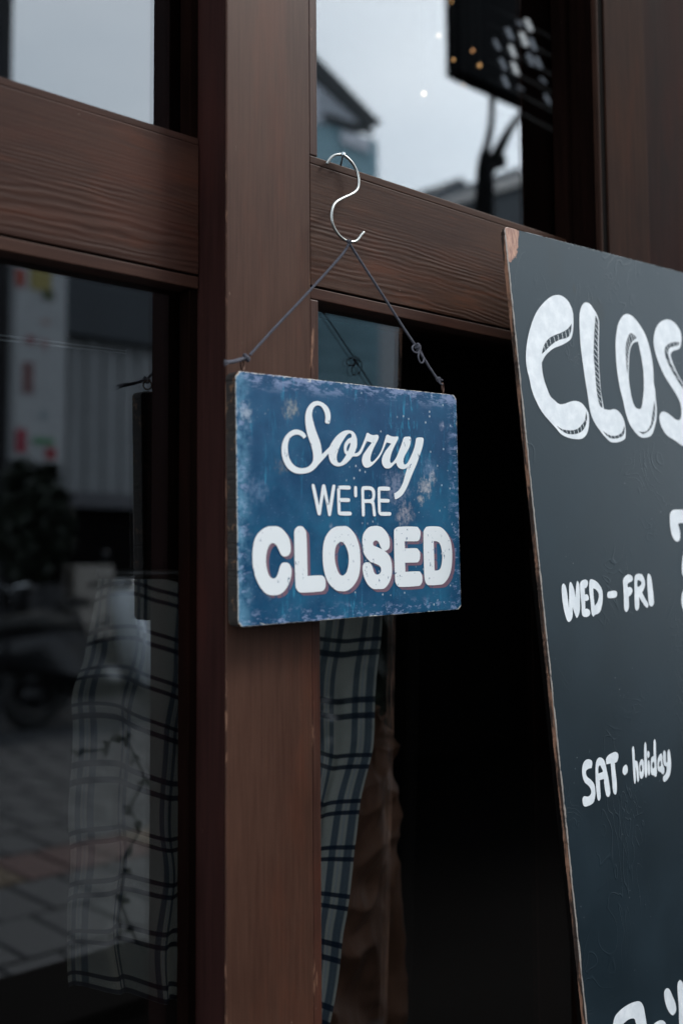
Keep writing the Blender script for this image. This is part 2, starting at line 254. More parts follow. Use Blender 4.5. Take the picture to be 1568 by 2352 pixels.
BIGCLOS = [('I', [(560,120),(620,140),(690,200),(740,290),(765,380),(772,480),(772,560),(765,640),(740,740),(690,790),(600,840),(500,880),(430,930),(370,990),(318,1090,_),(325,1200),(350,1330),(390,1450),(440,1570),(500,1630),(570,1685),(650,1680),(730,1650),(800,1640),(880,1665),(940,1730),(985,1810),(997,1900),(990,2020),(960,2120),(900,2180),(830,2190),(720,2175),(600,2120),(520,2030),(430,1930),(330,1810),(250,1670),(180,1500),(140,1320),(100,1150),(90,1000),(100,850),(130,680),(180,510),(240,370),(310,270),(400,180),(480,130)],
  [(745,530,_),(720,570),(670,620),(600,660),(520,690),(440,730),(380,790),(340,870),(318,970,_),(370,920),(440,850),(520,790),(600,755),(680,735),(715,700),(740,620)],
  [(530,1995,_),(600,2040),(680,2060),(760,2060),(830,2040),(880,1995),(930,1930),(945,1860),(955,1790,_),(967,1880),(945,2000),(900,2070),(840,2105),(760,2120),(680,2110),(600,2065)]),
 ('I', [(950,225),(1010,250),(1060,320),(1100,380),(1135,480),(1140,560),(1135,800),(1137,1100),(1150,1300),(1165,1500),(1190,1650),(1208,1755,_),(1290,1770),(1350,1758),(1400,1775),(1460,1840),(1500,1930),(1520,2060),(1515,2170),(1490,2200),(1440,2225),(1370,2238),(1300,2225),(1230,2160),(1170,2090),(1080,1960),(1030,1850),(1000,1720),(975,1550),(935,1300),(900,1050),(875,850),(860,600),(860,400),(880,300),(910,250)],
  [(1090,410,_),(1075,600),(1065,800),(1062,1000),(1080,1200),(1100,1450),(1130,1640),(1165,1730),(1190,1740,_),(1172,1600),(1150,1400),(1136,1200),(1125,1000),(1122,800),(1128,560),(1120,480)],
  [(1191,2066,_),(1236,2101),(1306,2136),(1376,2141),(1436,2116),(1476,2076),(1498,1996,_),(1506,2046),(1491,2126),(1446,2161),(1376,2181),(1306,2176),(1246,2136)]),
 ('J', [(370,197),(430,220),(500,290),(570,390),(630,500),(680,650),(720,830),(740,1000),(750,1200),(765,1270),(775,1400),(790,1550),(785,1700),(760,1820),(730,1910),(690,1955),(600,1973),(540,1950),(470,1880),(400,1770),(350,1630),(310,1450),(260,1250),(220,1000),(205,800),(200,600),(215,450),(240,330),(290,240),(330,205)],
  [(520,590,_),(550,720),(580,880),(600,1050),(605,1250),(590,1430),(565,1550),(530,1560),(480,1530),(440,1430),(410,1280),(390,1130),(392,900),(410,700),(450,620),(485,600)],
  [(415,470),(380,520),(350,620),(345,750),(350,880),(370,1060,_),(375,950),(380,830),(396,700),(436,600),(500,540,_),(460,490)],
  [(755,1440,_),(740,1560),(720,1680),(700,1790),(650,1870),(590,1890),(530,1880,_),(590,1918),(650,1895),(700,1850),(740,1770),(765,1650),(768,1540)]),
 ('J', [(940,275),(1010,295),(1080,360),(1130,450),(1145,550),(1125,680),(1080,710),(1020,730),(990,780),(1005,850),(1055,980),(1125,1120),(1190,1230),(1260,1400),(1300,1560),(1310,1750),(1290,1950),(1250,2080),(1190,2100),(1130,2070),(1050,2010),(940,1940),(870,1840),(830,1720),(835,1640),(870,1600),(930,1610),(1000,1660),(1060,1710),(1110,1720),(1135,1690),(1145,1600),(1130,1480),(1080,1370),(1000,1240),(900,1080),(820,900),(770,750),(745,600),(760,460),(800,360),(860,300)],
  [(1110,600,_),(1040,600),(960,625),(910,680),(905,760),(940,880),(1010,1020),(1100,1170),(1180,1280,_),(1170,1225),(1110,1120),(1035,980),(975,850),(955,760),(972,690),(1045,660),(1105,640)])]
HATCH = [('I', [(705,605,718,700),(655,635,675,735),(607,665,622,755),(548,690,563,775),(490,715,510,795),(430,745,450,835),(385,790,405,870),(350,850,370,925),(610,2040,625,2080),(670,2055,685,2100),(725,2060,735,2120),(775,2055,790,2120),(830,2035,850,2110),(872,1995,890,2080),(905,1965,930,2040),(935,1900,960,1950)]
   + [(1088 - (y - 500) * .05 if y < 1000 else 1062 + (y - 1000) * .09, y, 1127 if y < 1000 else 1127 + (y - 1000) * .07, y + 75) for y in range(500, 1700, 78)]
   + [(1256,2111,1271,2156),(1306,2136,1321,2181),(1361,2141,1374,2181),(1416,2126,1431,2171),(1461,2091,1476,2136)]),
 ('J', [(445,480,470,560),(415,480,445,590),(385,520,415,640),(365,570,395,690),(352,640,385,740),(348,720,380,800),(350,800,375,870),(352,860,372,930),(745,1560,765,1620),(735,1640,755,1700),(715,1700,740,1760),(705,1760,725,1810),(680,1820,700,1865),(645,1860,665,1900),(610,1880,625,1915),(1070,605,1085,650),(1025,605,1045,665),(975,615,995,685),(935,650,960,710),(915,700,965,790),(935,850,1000,920),(985,960,1040,1020),(1050,1080,1110,1140)])]
def add_glyphs(bm, glyphs, tolocal, lift, shift=(0, 0), n=4):
    """glyph outlines (with holes) as flat printed shapes lifted off the board's face; tolocal maps picture point -> board coordinates (x, z)"""
    for g in glyphs:
        loops = [[Vector((*tolocal(*px(g[0], p.x + shift[0], p.y + shift[1])), 0)) for p in crom(l, n)] for l in g[1:]]
        vs = [bm.verts.new((p.x, -lift, p.y)) for l in loops for p in l]
        for t in tessellate_polygon(loops):
            try: bm.faces.new([vs[i] for i in t])
            except ValueError: pass
def add_lines(bm, groups, tolocal, lift, wd=3.2):
    for fr, ls in groups:
        for x0, y0, x1, y1 in ls:
            d = Vector((x1 - x0, y1 - y0)); d.normalize(); q = Vector((-d.y, d.x)) * wd
            vs = []
            for sx, sy in ((x0 + q.x, y0 + q.y), (x1 + q.x, y1 + q.y), (x1 - q.x, y1 - q.y), (x0 - q.x, y0 - q.y)):
                a, b = tolocal(*px(fr, sx, sy)); vs.append(bm.verts.new((a, -lift, b)))
            bm.faces.new(vs)

# ------------------------------------------------------------------ materials
def wood(name, dark, light, axis='z', fine=1.0, relief=0.0, gloss=.55, wear=None, rings=None, spec=.4, flecks=1.0):
    """stained softwood: grain runs along axis; rings gives raised growth-ring lines; wear rubs pale flecks in along edges"""
    m = NM(name); co = m.co()
    st = {'z': (60, 60, 2.2), 'x': (2.2, 60, 60), 'y': (60, 2.2, 60)}[axis]
    g = m.noise(m.map(co, st), 5 * fine, 6, .65)
    big = m.noise(m.map(co, {'z': (10, 10, 3), 'x': (3, 10, 10), 'y': (10, 3, 10)}[axis]), 1.6, 4)
    f = m.mth('ADD', m.mth('MULTIPLY', g, .6), m.mth('MULTIPLY', big, .55))
    c = m.mix(m.step(f, .38, .78), dark, light)
    h = m.mth('MULTIPLY', g, .35)
    if rings:
        z0, z1 = rings; X = m.xyz(co)
        t = m.step(X[2], z1, z0)       # 0 at the top, 1 at the bottom of the board
        d1 = m.noise(m.map(co, (2.2, 1, 9)), 1.4, 3, .5); d2 = m.noise(m.map(co, (9, 1, 60)), 2.5, 4, .6)
        zz = m.mth('ADD', m.mth('MULTIPLY', X[2], 1.0), m.mth('ADD', m.mth('MULTIPLY', d1, .075), m.mth('MULTIPLY', d2, .0035)))
        fr = m.mth('ADD', m.mth('MULTIPLY', zz, 900.), m.mth('MULTIPLY', m.mth('POWER', m.mth('SUBTRACT', 1., t), 2.), 55.))
        s = m.mth('SINE', fr)
        s = m.mth('ADD', m.mth('MULTIPLY', s, .5), .5)
        amp = m.mth('MULTIPLY', m.step(t, .15, .75, .10, 1.), m.step(m.noise(m.map(co, (4, 1, 26)), 2.2, 4), .30, .70))
        h = m.mth('ADD', h, m.mth('MULTIPLY', m.mth('MULTIPLY', s, amp), .6))
        c = m.mix(m.mth('MULTIPLY', m.mth('MULTIPLY', m.mth('SUBTRACT', 1., s), amp), .42), c, tuple(v * .5 for v in dark))
        warm = m.step(m.noise(m.map(co, (4, 1, 30)), 3, 4), .55, .72)
        c = m.mix(m.mth('MULTIPLY', warm, .45), c, tuple(v * k for v, k in zip(light, (1.5, 1.1, .85))))
    mic = m.noise(co, 900, 3, .8); c = m.mix(m.step(mic, .35, .7), c, m.mix(.5, c, (.5, .5, .5), 'OVERLAY')); c = m.mix(m.mth('MULTIPLY', m.step(mic, .5, .3), .28), c, (.01, .006, .005))
    pch = m.step(m.noise(m.map(co, {'z': (6, 6, 1.5), 'x': (1.5, 6, 6), 'y': (6, 1.5, 6)}[axis]), 3.1, 5, .6), .52, .68)
    c = m.mix(m.mth('MULTIPLY', pch, .26), c, tuple(v * k for v, k in zip(light, (1.55, 1.0, .8))))
    # flecks where the stain has been knocked off
    fl = m.noise(m.map(co, {'z': (1, 1, .28), 'x': (.28, 1, 1), 'y': (1, .28, 1)}[axis]), 260, 3, .6)
    pt = m.step(m.noise(co, 9, 3), .5, .66)
    c = m.mix(m.mth('MULTIPLY', m.mth('MULTIPLY', m.step(fl, .70, .74), pt), flecks), c, (.30, .22, .17))
    if wear:
        X = m.xyz(co); k = {'x': 0, 'z': 2}
        tot = None
        for ax, pos, wd in wear:
            d = m.mth('ABSOLUTE', m.mth('SUBTRACT', X[k[ax]], pos))
            e = m.step(d, wd, 0.)
            tot = e if tot is None else m.mth('MAXIMUM', tot, e)
        en = m.noise(m.map(co, {'z': (1, 1, .2), 'x': (.2, 1, 1), 'y': (1, .2, 1)}[axis]), 120, 4, .7)
        pw = m.noise(co, 6, 3)
        c = m.mix(m.mth('MULTIPLY', tot, m.step(m.mth('ADD', en, m.mth('MULTIPLY', pw, .5)), .82, .92)), c, (.24, .125, .08))
    rg = m.mth('ADD', gloss - .08, m.mth('MULTIPLY', big, .18))
    return m.pbr(c, rg, m.bump(h, .9 if relief or rings else .35, .0006 + relief), spec=spec)


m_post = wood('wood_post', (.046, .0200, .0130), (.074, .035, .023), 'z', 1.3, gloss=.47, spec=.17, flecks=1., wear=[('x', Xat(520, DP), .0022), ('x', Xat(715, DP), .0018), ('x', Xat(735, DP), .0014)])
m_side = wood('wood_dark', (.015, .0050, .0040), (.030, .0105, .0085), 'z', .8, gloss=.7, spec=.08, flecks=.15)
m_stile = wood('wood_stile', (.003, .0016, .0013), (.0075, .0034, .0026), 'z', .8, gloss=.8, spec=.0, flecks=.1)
m_bead = wood('wood_bead', (.030, .0115, .008), (.058, .025, .016), 'x', 1.0, gloss=.52, spec=.14)
m_beadz = wood('wood_bead_upright', (.034, .013, .009), (.078, .035, .024), 'z', 2.0, gloss=.45, spec=.22, wear=[('x', Xat(719, DP), .005)])
zLt = Zat(0, 173.4, DL); zLg = Zat(0, 539, DL); zLb = Zat(0, 572.8, DL)
zRt = Zat(729.5, 360.4, DP); zRg = Zat(715, 657, DP); zRb = Zat(732, 688.8, DP)
m_railL = wood('wood_rail', (.030, .0115, .008), (.056, .024, .0155), 'x', 1.0, gloss=.52, spec=.13, rings=(zLg, zLt))
m_railR = wood('wood_rail_right', (.033, .0135, .0082), (.062, .028, .0165), 'x', 1.0, gloss=.52, spec=.13, rings=(zRg, zRt))
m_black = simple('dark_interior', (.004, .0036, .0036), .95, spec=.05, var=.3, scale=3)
m_gap = simple('dark_gap', (.004, .003, .0026), .95, spec=.05)

def glass_mat(name, tint):
    m = NM(name)
    lw = m.n('ShaderNodeLayerWeight'); lw.inputs['Blend'].default_value = .5
    fr = m.mth('ADD', .158, m.mth('MULTIPLY', m.mth('POWER', lw.outputs['Facing'], 3.), .842))
    co = m.co(); sm = m.noise(m.map(co, (1, 1, .6)), 3.5, 4)
    tr = m.n('ShaderNodeBsdfTransparent'); tr.inputs[0].default_value = (tint, tint * 1.01, tint * 1.01, 1)
    gl = m.n('ShaderNodeBsdfGlossy'); gl.inputs['Roughness'].default_value = 0.0; gl.inputs[0].default_value = (.93, .97, 1, 1)
    df = m.n('ShaderNodeBsdfDiffuse'); df.inputs[0].default_value = (.5, .55, .6, 1)
    mx = m.n('ShaderNodeMixShader'); m.set(mx.inputs[0], fr); m.t.links.new(tr.outputs[0], mx.inputs[1]); m.t.links.new(gl.outputs[0], mx.inputs[2])
    dust = m.mth('MULTIPLY', m.step(m.noise(m.map(co, (1, 1, 1)), 420, 2), .76, .8), .12)
    dust = m.mth('ADD', dust, m.mth('MULTIPLY', m.step(sm, .55, .8), .0015))
    m2 = m.n('ShaderNodeMixShader'); m.set(m2.inputs[0], dust); m.t.links.new(mx.outputs[0], m2.inputs[1]); m.t.links.new(df.outputs[0], m2.inputs[2])
    m.t.links.new(m2.outputs[0], m.out.inputs[0]); return m.m
m_glass, m_glass2 = glass_mat('window_glass', .95), glass_mat('window_glass_shade_tint', .60)  # second glass, for the left panes: its tint stands in for shade on the curtain

# ------------------------------------------------------------------ the shop front
shop = empty('shop_front', (0, DP, 0))
tag(shop, 'brown stained timber shop front with glazed upper and lower windows behind the blue sign', 'building')
XP0, XP1, XP2 = Xat(520, DP), Xat(715, DP), Xat(735, DP)
ZT = 3.1
box('post', (XP0, DP, 0), (XP1, DG - .0006, ZT), m_post, shop, .0012)
# darker cheek of the post seen from the left
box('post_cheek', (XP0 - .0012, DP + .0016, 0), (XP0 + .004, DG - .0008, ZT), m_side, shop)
XL = Xat(0, DL) - .9
XPL = XL - .1
box('post', (XPL - .1, DP, 0), (XPL, DP + .13, ZT), m_post, shop, .0012)
PP = .7427                    # front of the right-hand pillar
XQ0 = Xat(1388, PP)
# left window frame, set back behind the post
gapx = XP0 - .004
xb = Xat(439, DL)
xr1 = Xat(456, DL)
box('rail', (XPL, DL, zLg + .0012), (xr1, DL + .05, zLt - .007), m_railL, shop, .0012)
box('rail_bead', (XPL, DL + .0012, zLt - .0066), (xr1, DL + .05, zLt), m_railL, shop, .0006)
box('rail_groove', (XPL, DL + .003, zLg - .0008), (xr1, DL + .049, zLg + .0014), m_gap, shop)
box('rail_bead', (XPL, DL + .0006, zLb), (xr1, DL + .05, zLg - .0006), m_bead, shop, .001)
for za, zb in ((0, zLb - .0004), (zLt + .0004, ZT)):
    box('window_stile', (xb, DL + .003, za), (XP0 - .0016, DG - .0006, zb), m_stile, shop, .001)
# right window frame, flush with the post
zRt_ = zRt
box('rail', (XP1 + .0006, DP + .0006, zRg + .0012), (XQ0, DP + .075, zRt - .0085), m_railR, shop, .0008)
box('rail_bead', (XP1 + .0006, DP + .0009, zRt - .0083), (XQ0, DP + .075, zRt), m_railR, shop, .0012)
box('rail_groove', (XP1 + .0006, DP + .003, zRg - .0008), (XQ0, DP + .074, zRg + .0014), m_gap, shop)
box('rail_bead', (XP1 + .0006, DP + .0012, zRb), (XQ0, DP + .06, zRg - .0006), m_bead, shop, .001)
for za, zb in ((.3, zRb - .0004), (zRt + .0004, ZT)):
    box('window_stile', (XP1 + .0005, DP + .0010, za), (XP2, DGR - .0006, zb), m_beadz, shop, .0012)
# sills and low boarded panels under both windows
for xa, xb_, y in ((XPL, XP0 - .002, DL), (XP1 + .0006, XQ0, DP)):
    box('sill', (xa, y - .0, .30), (xb_, y + .07, .36), m_bead, shop, .002)
    n = max(2, int((xb_ - xa) / .11)); dx = (xb_ - xa) / n
    for i in range(n):
        box('panel_board', (xa + i * dx + .001, y + .006, 0), (xa + (i + 1) * dx - .001, y + .05, .2996), m_side, shop, .001)
# panes: real 3 mm glass
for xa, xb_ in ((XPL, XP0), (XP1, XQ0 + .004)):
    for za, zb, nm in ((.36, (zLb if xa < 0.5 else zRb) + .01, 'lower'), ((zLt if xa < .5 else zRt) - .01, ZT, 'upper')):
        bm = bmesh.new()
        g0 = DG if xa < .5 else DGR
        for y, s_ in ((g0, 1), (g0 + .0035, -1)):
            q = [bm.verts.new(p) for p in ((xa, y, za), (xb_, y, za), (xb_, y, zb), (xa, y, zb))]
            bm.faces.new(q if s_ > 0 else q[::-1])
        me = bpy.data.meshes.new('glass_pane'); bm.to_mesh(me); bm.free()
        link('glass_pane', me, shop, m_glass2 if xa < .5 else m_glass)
# right-hand pillar with its mouldings
X1413, X1505 = Xat(1413, PP), Xat(1508, PP)
box('pillar_stop', (XQ0 - .014, DGR - .022, 0), (XQ0 - .0022, DGR - .0006, ZT), m_stile, shop, .003)
m_pil = wood('wood_pillar', (.016, .0070, .0045), (.036, .0160, .0100), 'z', .8, gloss=.75, spec=.05, flecks=0)
box('pillar_cheek', (XQ0 - .002, PP + .004, 0), (XQ0 - .0004, DGR - .0006, ZT), m_stile, shop)
box('pillar_bead', (XQ0, PP - .002, 0), (XQ0 + .008, DGR - .0006, ZT), m_pil, shop, .003, 3, True)
box('pillar', (XQ0 + .0085, PP + .0035, 0), (X1413, DGR - .0006, ZT), m_gap, shop)
box('pillar', (X1413 + .0002, PP + .001, 0), (X1505, DGR - .0006, ZT), m_pil, shop, .0015)
box('pillar_panel', (X1505 + .0002, PP + .022, 0), (X1505 + .5, DGR - .0006, ZT), wood('wood_panel', (.010, .004, .003), (.024, .009, .007), 'z', .7, gloss=.75, spec=.05, flecks=0), shop)
box('pillar', (X1505 + .5004, PP - .01, 0), (X1505 + .66, PP + .1, ZT), m_pil, shop, .002)
# head, upper wall, eave
box('head_beam', (XPL - .1, PP - .02, ZT + .0004), (X1505 + .66, DP + .16, ZT + .22), m_side, shop, .003)
box('upper_wall', (XPL - .1, DP + .02, ZT + .2204), (X1505 + 1.6, DP + .2, 5.2), simple('plaster', (.22, .20, .18), .85, bump=.3), shop)
# the dark room behind
RX0, RX1, RY = XPL - .6, X1505 + 4.6, 4.6
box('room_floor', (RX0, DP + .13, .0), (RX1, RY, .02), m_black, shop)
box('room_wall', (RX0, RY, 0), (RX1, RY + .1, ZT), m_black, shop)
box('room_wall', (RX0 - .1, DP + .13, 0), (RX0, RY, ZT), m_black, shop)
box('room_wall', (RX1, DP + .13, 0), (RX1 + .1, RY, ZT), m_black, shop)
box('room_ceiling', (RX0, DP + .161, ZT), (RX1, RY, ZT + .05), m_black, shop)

# ------------------------------------------------------------------ blue hanging sign
Rs = Matrix(((.99935292, .03149764, -.01736788), (-.03156908, .99949414, -.00385413), (.0172377, .00439992, .99984174)))
SP = Vector((.5838581, .756, 1.614299 - 1.45 + CAMH)); SW, SH, STH = .28613, .22529, .0160
def sign_local(x, y):
    p = on_plane(x, y, SP, Rs.col[1]) - SP
    return p.dot(Rs.col[0]), p.dot(Rs.col[2])
def sign_mat():
    m = NM('sign_print'); co = m.co(); X = m.xyz(co); x, z = X[0], X[2]
    n1 = m.noise(co, 14, 5, .6); n2 = m.noise(co, 60, 5, .65)
    base = m.mix(m.step(n1, .35, .68), (.009, .054, .122), (.019, .113, .208))
    base = m.mix(m.mth('MULTIPLY', m.step(n2, .35, .75), .45), base, (.032, .088, .175))
    # purple-grey cast towards the top, tealer at the foot
    base = m.mix(m.mth('MULTIPLY', m.step(z, -.14, 0.), .30), base, (.060, .095, .18))
    stk = m.noise(m.map(co, (1, 1, .16)), 210, 4, .7); stp = m.step(m.noise(m.map(co, (1, 1, .35)), 26, 3), .50, .68)
    base = m.mix(m.mth('MULTIPLY', m.mth('MULTIPLY', m.step(stk, .52, .62), stp), .75), base, (.04, .26, .42))
    dk = m.step(m.noise(m.map(co, (1, 1, .3)), 330, 3, .7), .62, .72)
    base = m.mix(m.mth('MULTIPLY', dk, .5), base, (.012, .045, .10))
    ex = m.mth('MINIMUM', x, m.mth('SUBTRACT', SW, x)); ez = m.mth('MINIMUM', m.mth('MULTIPLY', z, -1.), m.mth('ADD', z, SH))
    e = m.mth('MINIMUM', ex, ez)
    # rubbed pale lavender areas that hug the edges
    rub = m.mth('MULTIPLY', m.step(e, .020, .001), m.step(m.noise(m.map(co, (.5, 1, 1)), 150, 6, .75), .52, .58))
    top = m.mth('MULTIPLY', m.step(z, -.020, -.004), m.step(m.noise(m.map(co, (.3, 1, 1)), 60, 6, .75), .50, .58))
    rub = m.mth('MAXIMUM', rub, top)
    base = m.mix(m.mth('MULTIPLY', rub, .85), base, (.24, .30, .46))
    lf = m.mth('MULTIPLY', m.step(x, .020, .0), m.step(n2, .35, .6)); base = m.mix(m.mth('MULTIPLY', lf, .6), base, (.16, .36, .50))
    # stains: x, z, radius, colour, strength
    for sx, sz, sr, scol, sk in ((.062, -.030, .013, (.33, .33, .31), .8), (.051, -.083, .010, (.22, .19, .16), .55), (.010, -.036, .012, (.42, .48, .56), .75),
                                 (.022, -.106, .019, (.12, .19, .31), .7), (.195, -.100, .026, (.22, .25, .35), .8), (.206, -.127, .017, (.36, .34, .38), .8),
                                 (.243, -.080, .016, (.16, .23, .36), .7), (.236, -.099, .014, (.46, .44, .45), .9), (.246, -.088, .010, (.44, .44, .47), .8),
                                 (.229, -.111, .008, (.46, .43, .42), .85), (.036, -.195, .012, (.26, .34, .44), .7), (.262, -.035, .007, (.34, .36, .48), .6), (.108, -.137, .004, (.45, .48, .55), .8)):
        v = m.comb(m.mth('SUBTRACT', x, sx), 0., m.mth('SUBTRACT', z, sz))
        ln = m.n('ShaderNodeVectorMath', operation='LENGTH'); m.set(ln.inputs[0], v)
        d = m.mth('ADD', ln.outputs['Value'], m.mth('MULTIPLY', m.mth('SUBTRACT', m.noise(m.map(co, (1.2, 1, .8)), 150, 6, .78), .5), sr * 3.0))
        base = m.mix(m.mth('MULTIPLY', m.mth('MULTIPLY', m.step(d, sr * .85, sr * .1), sk * .9), m.step(m.noise(co, 200, 4, .7), .3, .6)), base, scol)
    # little white specks, denser on the right
    vv = m.vor(m.map(co, (1, 1, .75)), 150); vm = m.noise(co, 24, 3)
    sp = m.mth('MULTIPLY', m.step(vv, .17, .10), m.step(m.mth('ADD', vm, m.mth('MULTIPLY', x, .55)), .60, .68))
    base = m.mix(m.mth('MULTIPLY', sp, .75), base, (.5, .56, .62))
    v2 = m.vor(m.map(co, (.8, 1, 1.2)), 420); base = m.mix(m.mth('MULTIPLY', m.mth('MULTIPLY', m.step(v2, .16, .08), m.step(n2, .48, .6)), .5), base, (.30, .45, .58))
    # bare white edge where the print has chipped
    ch = m.mth('ADD', e, m.mth('MULTIPLY', m.mth('SUBTRACT', .57, m.noise(m.map(co, (.6, 1, 1)), 110, 6, .78)), .022))
    base = m.mix(m.step(ch, .0011, .0004), base, (.68, .66, .62))
    base = m.mix(m.step(m.mth('ADD', e, m.mth('MULTIPLY', m.mth('SUBTRACT', .5, n2), .0022)), .0007, .0003), base, (.60, .55, .50))
    cn = m.mth('ADD', m.mth('ADD', ex, ez), m.mth('MULTIPLY', m.mth('SUBTRACT', .5, m.noise(co, 140, 5, .75)), .008))
    base = m.mix(m.step(cn, .0066, .0054), base, (.64, .60, .54)); base = m.mix(m.step(cn, .0052, .0042), base, (.19, .11, .065))
    rf = m.mth('ADD', .42, m.mth('MULTIPLY', n2, .25))
    return m.pbr(base, rf, m.bump(n2, .12, .0006), spec=.07)
def print_mat(name, col, wearcol, amount=.68):
    m = NM(name); co = m.co()
    n1 = m.noise(m.map(co, (1, 1, .55)), 240, 4, .7); n2 = m.noise(co, 30, 4, .6)
    k = m.mth('MULTIPLY', m.step(n1, amount - .06, amount - .03), m.step(n2, .47, .55))
    c = m.mix(m.noise(co, 22, 4), tuple(v * .93 for v in col), col)
    return m.pbr(m.mix(k, c, wearcol), .42, spec=.35)
m_sign = sign_mat()
m_edge = NM('sign_edge'); _c = m_edge.co()
m_edge = m_edge.pbr(m_edge.mix(m_edge.step(m_edge.noise(_c, 90, 5, .7), .56, .68), (.020, .015, .012), (.16, .085, .045)), .8, m_edge.bump(m_edge.noise(_c, 200, 4), .6, .001))
sign = empty('hanging_sign', SP, Rs.to_quaternion())
tag(sign, 'weathered blue wooden sign reading Sorry we\'re closed, hung on grey cord before the post', 'sign')
def rounded(w_, h_, r, n=7, jit=0, step_=None):
    pts = []
    cs = ((r, -r, 90, 180), (r, -h_ + r, 180, 270), (w_ - r, -h_ + r, 270, 360), (w_ - r, -r, 0, 90))
    for cx, cz, a0, a1 in cs:
        for k in range(n + 1):
            a = math.radians(a0 + (a1 - a0) * k / n); pts.append(Vector((cx + r * math.cos(a), cz + r * math.sin(a))))
    res = []
    for i, p in enumerate(pts):
        q = pts[(i + 1) % len(pts)]; L = (q - p).length; m_ = max(1, int(L / (step_ or L + 1)))
        for k in range(m_): res.append(p.lerp(q, k / m_))
    if jit:
        c = Vector((w_ / 2, -h_ / 2))
        for i, p in enumerate(res):
            nz_ = mnoise.noise(Vector((p.x * 160, p.y * 160, 3))) + .7 * mnoise.noise(Vector((p.x * 520, p.y * 520, 8)))
            dn = Vector((0, 0))
            if p.x < r * .6: dn.x = 1
            elif p.x > w_ - r * .6: dn.x = -1
            if p.y > -r * .6: dn.y = -1
            elif p.y < -h_ + r * .6: dn.y = 1
            res[i] = p + dn * (abs(nz_) * jit)
    return res
def slab(name, outl, th, mf, ms, parent, rim=.0008, mb=None):
    """solid board from an outline: slightly rounded rim, printed front, raw sides and back"""
    bm = bmesh.new(); c = sum(outl, Vector((0, 0))) / len(outl)
    def ring(off, y):
        r = []
        for i, p in enumerate(outl):
            t = (outl[(i + 1) % len(outl)] - outl[i - 1]).normalized(); nn = Vector((-t.y, t.x))
            if nn.dot(c - p) < 0: nn = -nn
            q = p + nn * off; r.append(bm.verts.new((q.x, y, q.y)))
        return r
    rs = [ring(rim, 0), ring(rim * .3, rim * .25), ring(0, rim), ring(0, th - rim), ring(rim, th)]
    n = len(outl)
    f = bm.faces.new(rs[0]); f.material_index = 0; b = bm.faces.new(rs[-1][::-1]); b.material_index = 2 if mb else 1
    for k in range(len(rs) - 1):
        for i in range(n):
            q = bm.faces.new((rs[k][i], rs[k][(i + 1) % n], rs[k + 1][(i + 1) % n], rs[k + 1][i])); q.material_index = 0 if k < 2 else 1
    bmesh.ops.triangulate(bm, faces=[f, b])
    bmesh.ops.recalc_face_normals(bm, faces=bm.faces)
    me = bpy.data.meshes.new(name); bm.to_mesh(me); bm.free(); me.materials.append(mf); me.materials.append(ms)
    if mb: me.materials.append(mb)
    o = bpy.data.objects.new(name, me); COL.objects.link(o); o.parent = parent; return o
slab('board', rounded(SW, SH, .0052, 5, .0009, .0016), STH, m_sign, m_edge, sign)
def letter_obj(name, glyphs, mat, parent, tl, lift, shifts=((0, 0),), lines=None):
    bm = bmesh.new()
    for i, s in enumerate(shifts): add_glyphs(bm, glyphs, tl, lift + i * .00005, s)
    if lines: add_lines(bm, lines, tl, lift + .00006)
    me = bpy.data.meshes.new(name); bm.to_mesh(me); bm.free(); return link(name, me, parent, mat, True)
m_white = print_mat('print_white', (.80, .83, .84), (.04, .11, .20))
m_mauve = print_mat('print_mauve', (.19, .112, .15), (.03, .08, .16), .6)
letter_obj('lettering', SORRY, m_white, sign, sign_local, .00060)
letter_obj('lettering', WERE, m_white, sign, sign_local, .00050)
letter_obj('lettering_shade', CLOSED, m_mauve, sign, sign_local, .00010, [(k * 9.4, k * 8.2) for k in (5, 4, 3, 2, 1)])
letter_obj('lettering', CLOSED, m_white, sign, sign_local, .00060)
m_rust = simple('rusty_wire', (.10, .055, .04), .6, .6, .4, 200)
def to_sign(x, y, off=.008):   # 3-D point of a picture position on the sign's mid plane
    return on_plane(x, y, SP + Rs.col[1] * off, Rs.col[1])
Rinv = Rs.transposed()
def wire_ring(cx, cy, r, sq, tilt):
    c = Rinv @ (to_sign(cx, cy) - SP)
    pts = [Vector((c.x + r * sq * math.cos(a), c.y + r * tilt * math.cos(a), c.z + r * math.sin(a))) for a in [math.radians(-88 + 350 * k / 22) for k in range(23)]]
    pts.insert(0, Vector((c.x, c.y, -.006)))
    return tube('eyelet', pts, .0009, m_rust, sign, 7, True)
wire_ring(557, 838, .0044, .8, .5)
wire_ring(1016, 890.5, .0046, .8, .5)

# ------------------------------------------------------------------ hook, nail, cord
def hook_pt(x, y, Y): return atY(658.6 + .16 * x, 313.6 + .16 * y, Y)
HK = [(570,395),(600,345),(650,290),(710,262),(790,262),(860,300),(930,370),(985,460),(1020,560),(1030,640),(1020,730),(980,790),(900,840),(800,885),(720,930),(670,985),(645,1070),(640,1170),(660,1270),(710,1370),(780,1450),(850,1495),(920,1512),(980,1505),(1020,1475),(1060,1420),(1105,1370)]
pts = [hook_pt(x, y, .7765 - .012 * min(1, i / 16)) for i, (x, y) in enumerate(HK)]
m_steel = NM('hook_steel'); _c = m_steel.co()
m_steel = m_steel.pbr((.42, .43, .41), m_steel.step(m_steel.noise(_c, 60, 3), .3, .8, .24, .42), None, 1)
hk = tube('s_hook', crom(pts, 5, False), .00138, m_steel, None, 14)
tag(hk, 'bent steel wire S-hook hanging from the nail above the blue sign', 'hook')
nail = empty('nail', atY(783, 377, DP + .012)); tag(nail, 'small dark nail driven into the top of the window rail', 'nail')
nb = atY(782.6, 380, .776); nh = hook_pt(806, 256, .7655)
m_nail = simple('nail_steel', (.16, .17, .18), .45, .9)
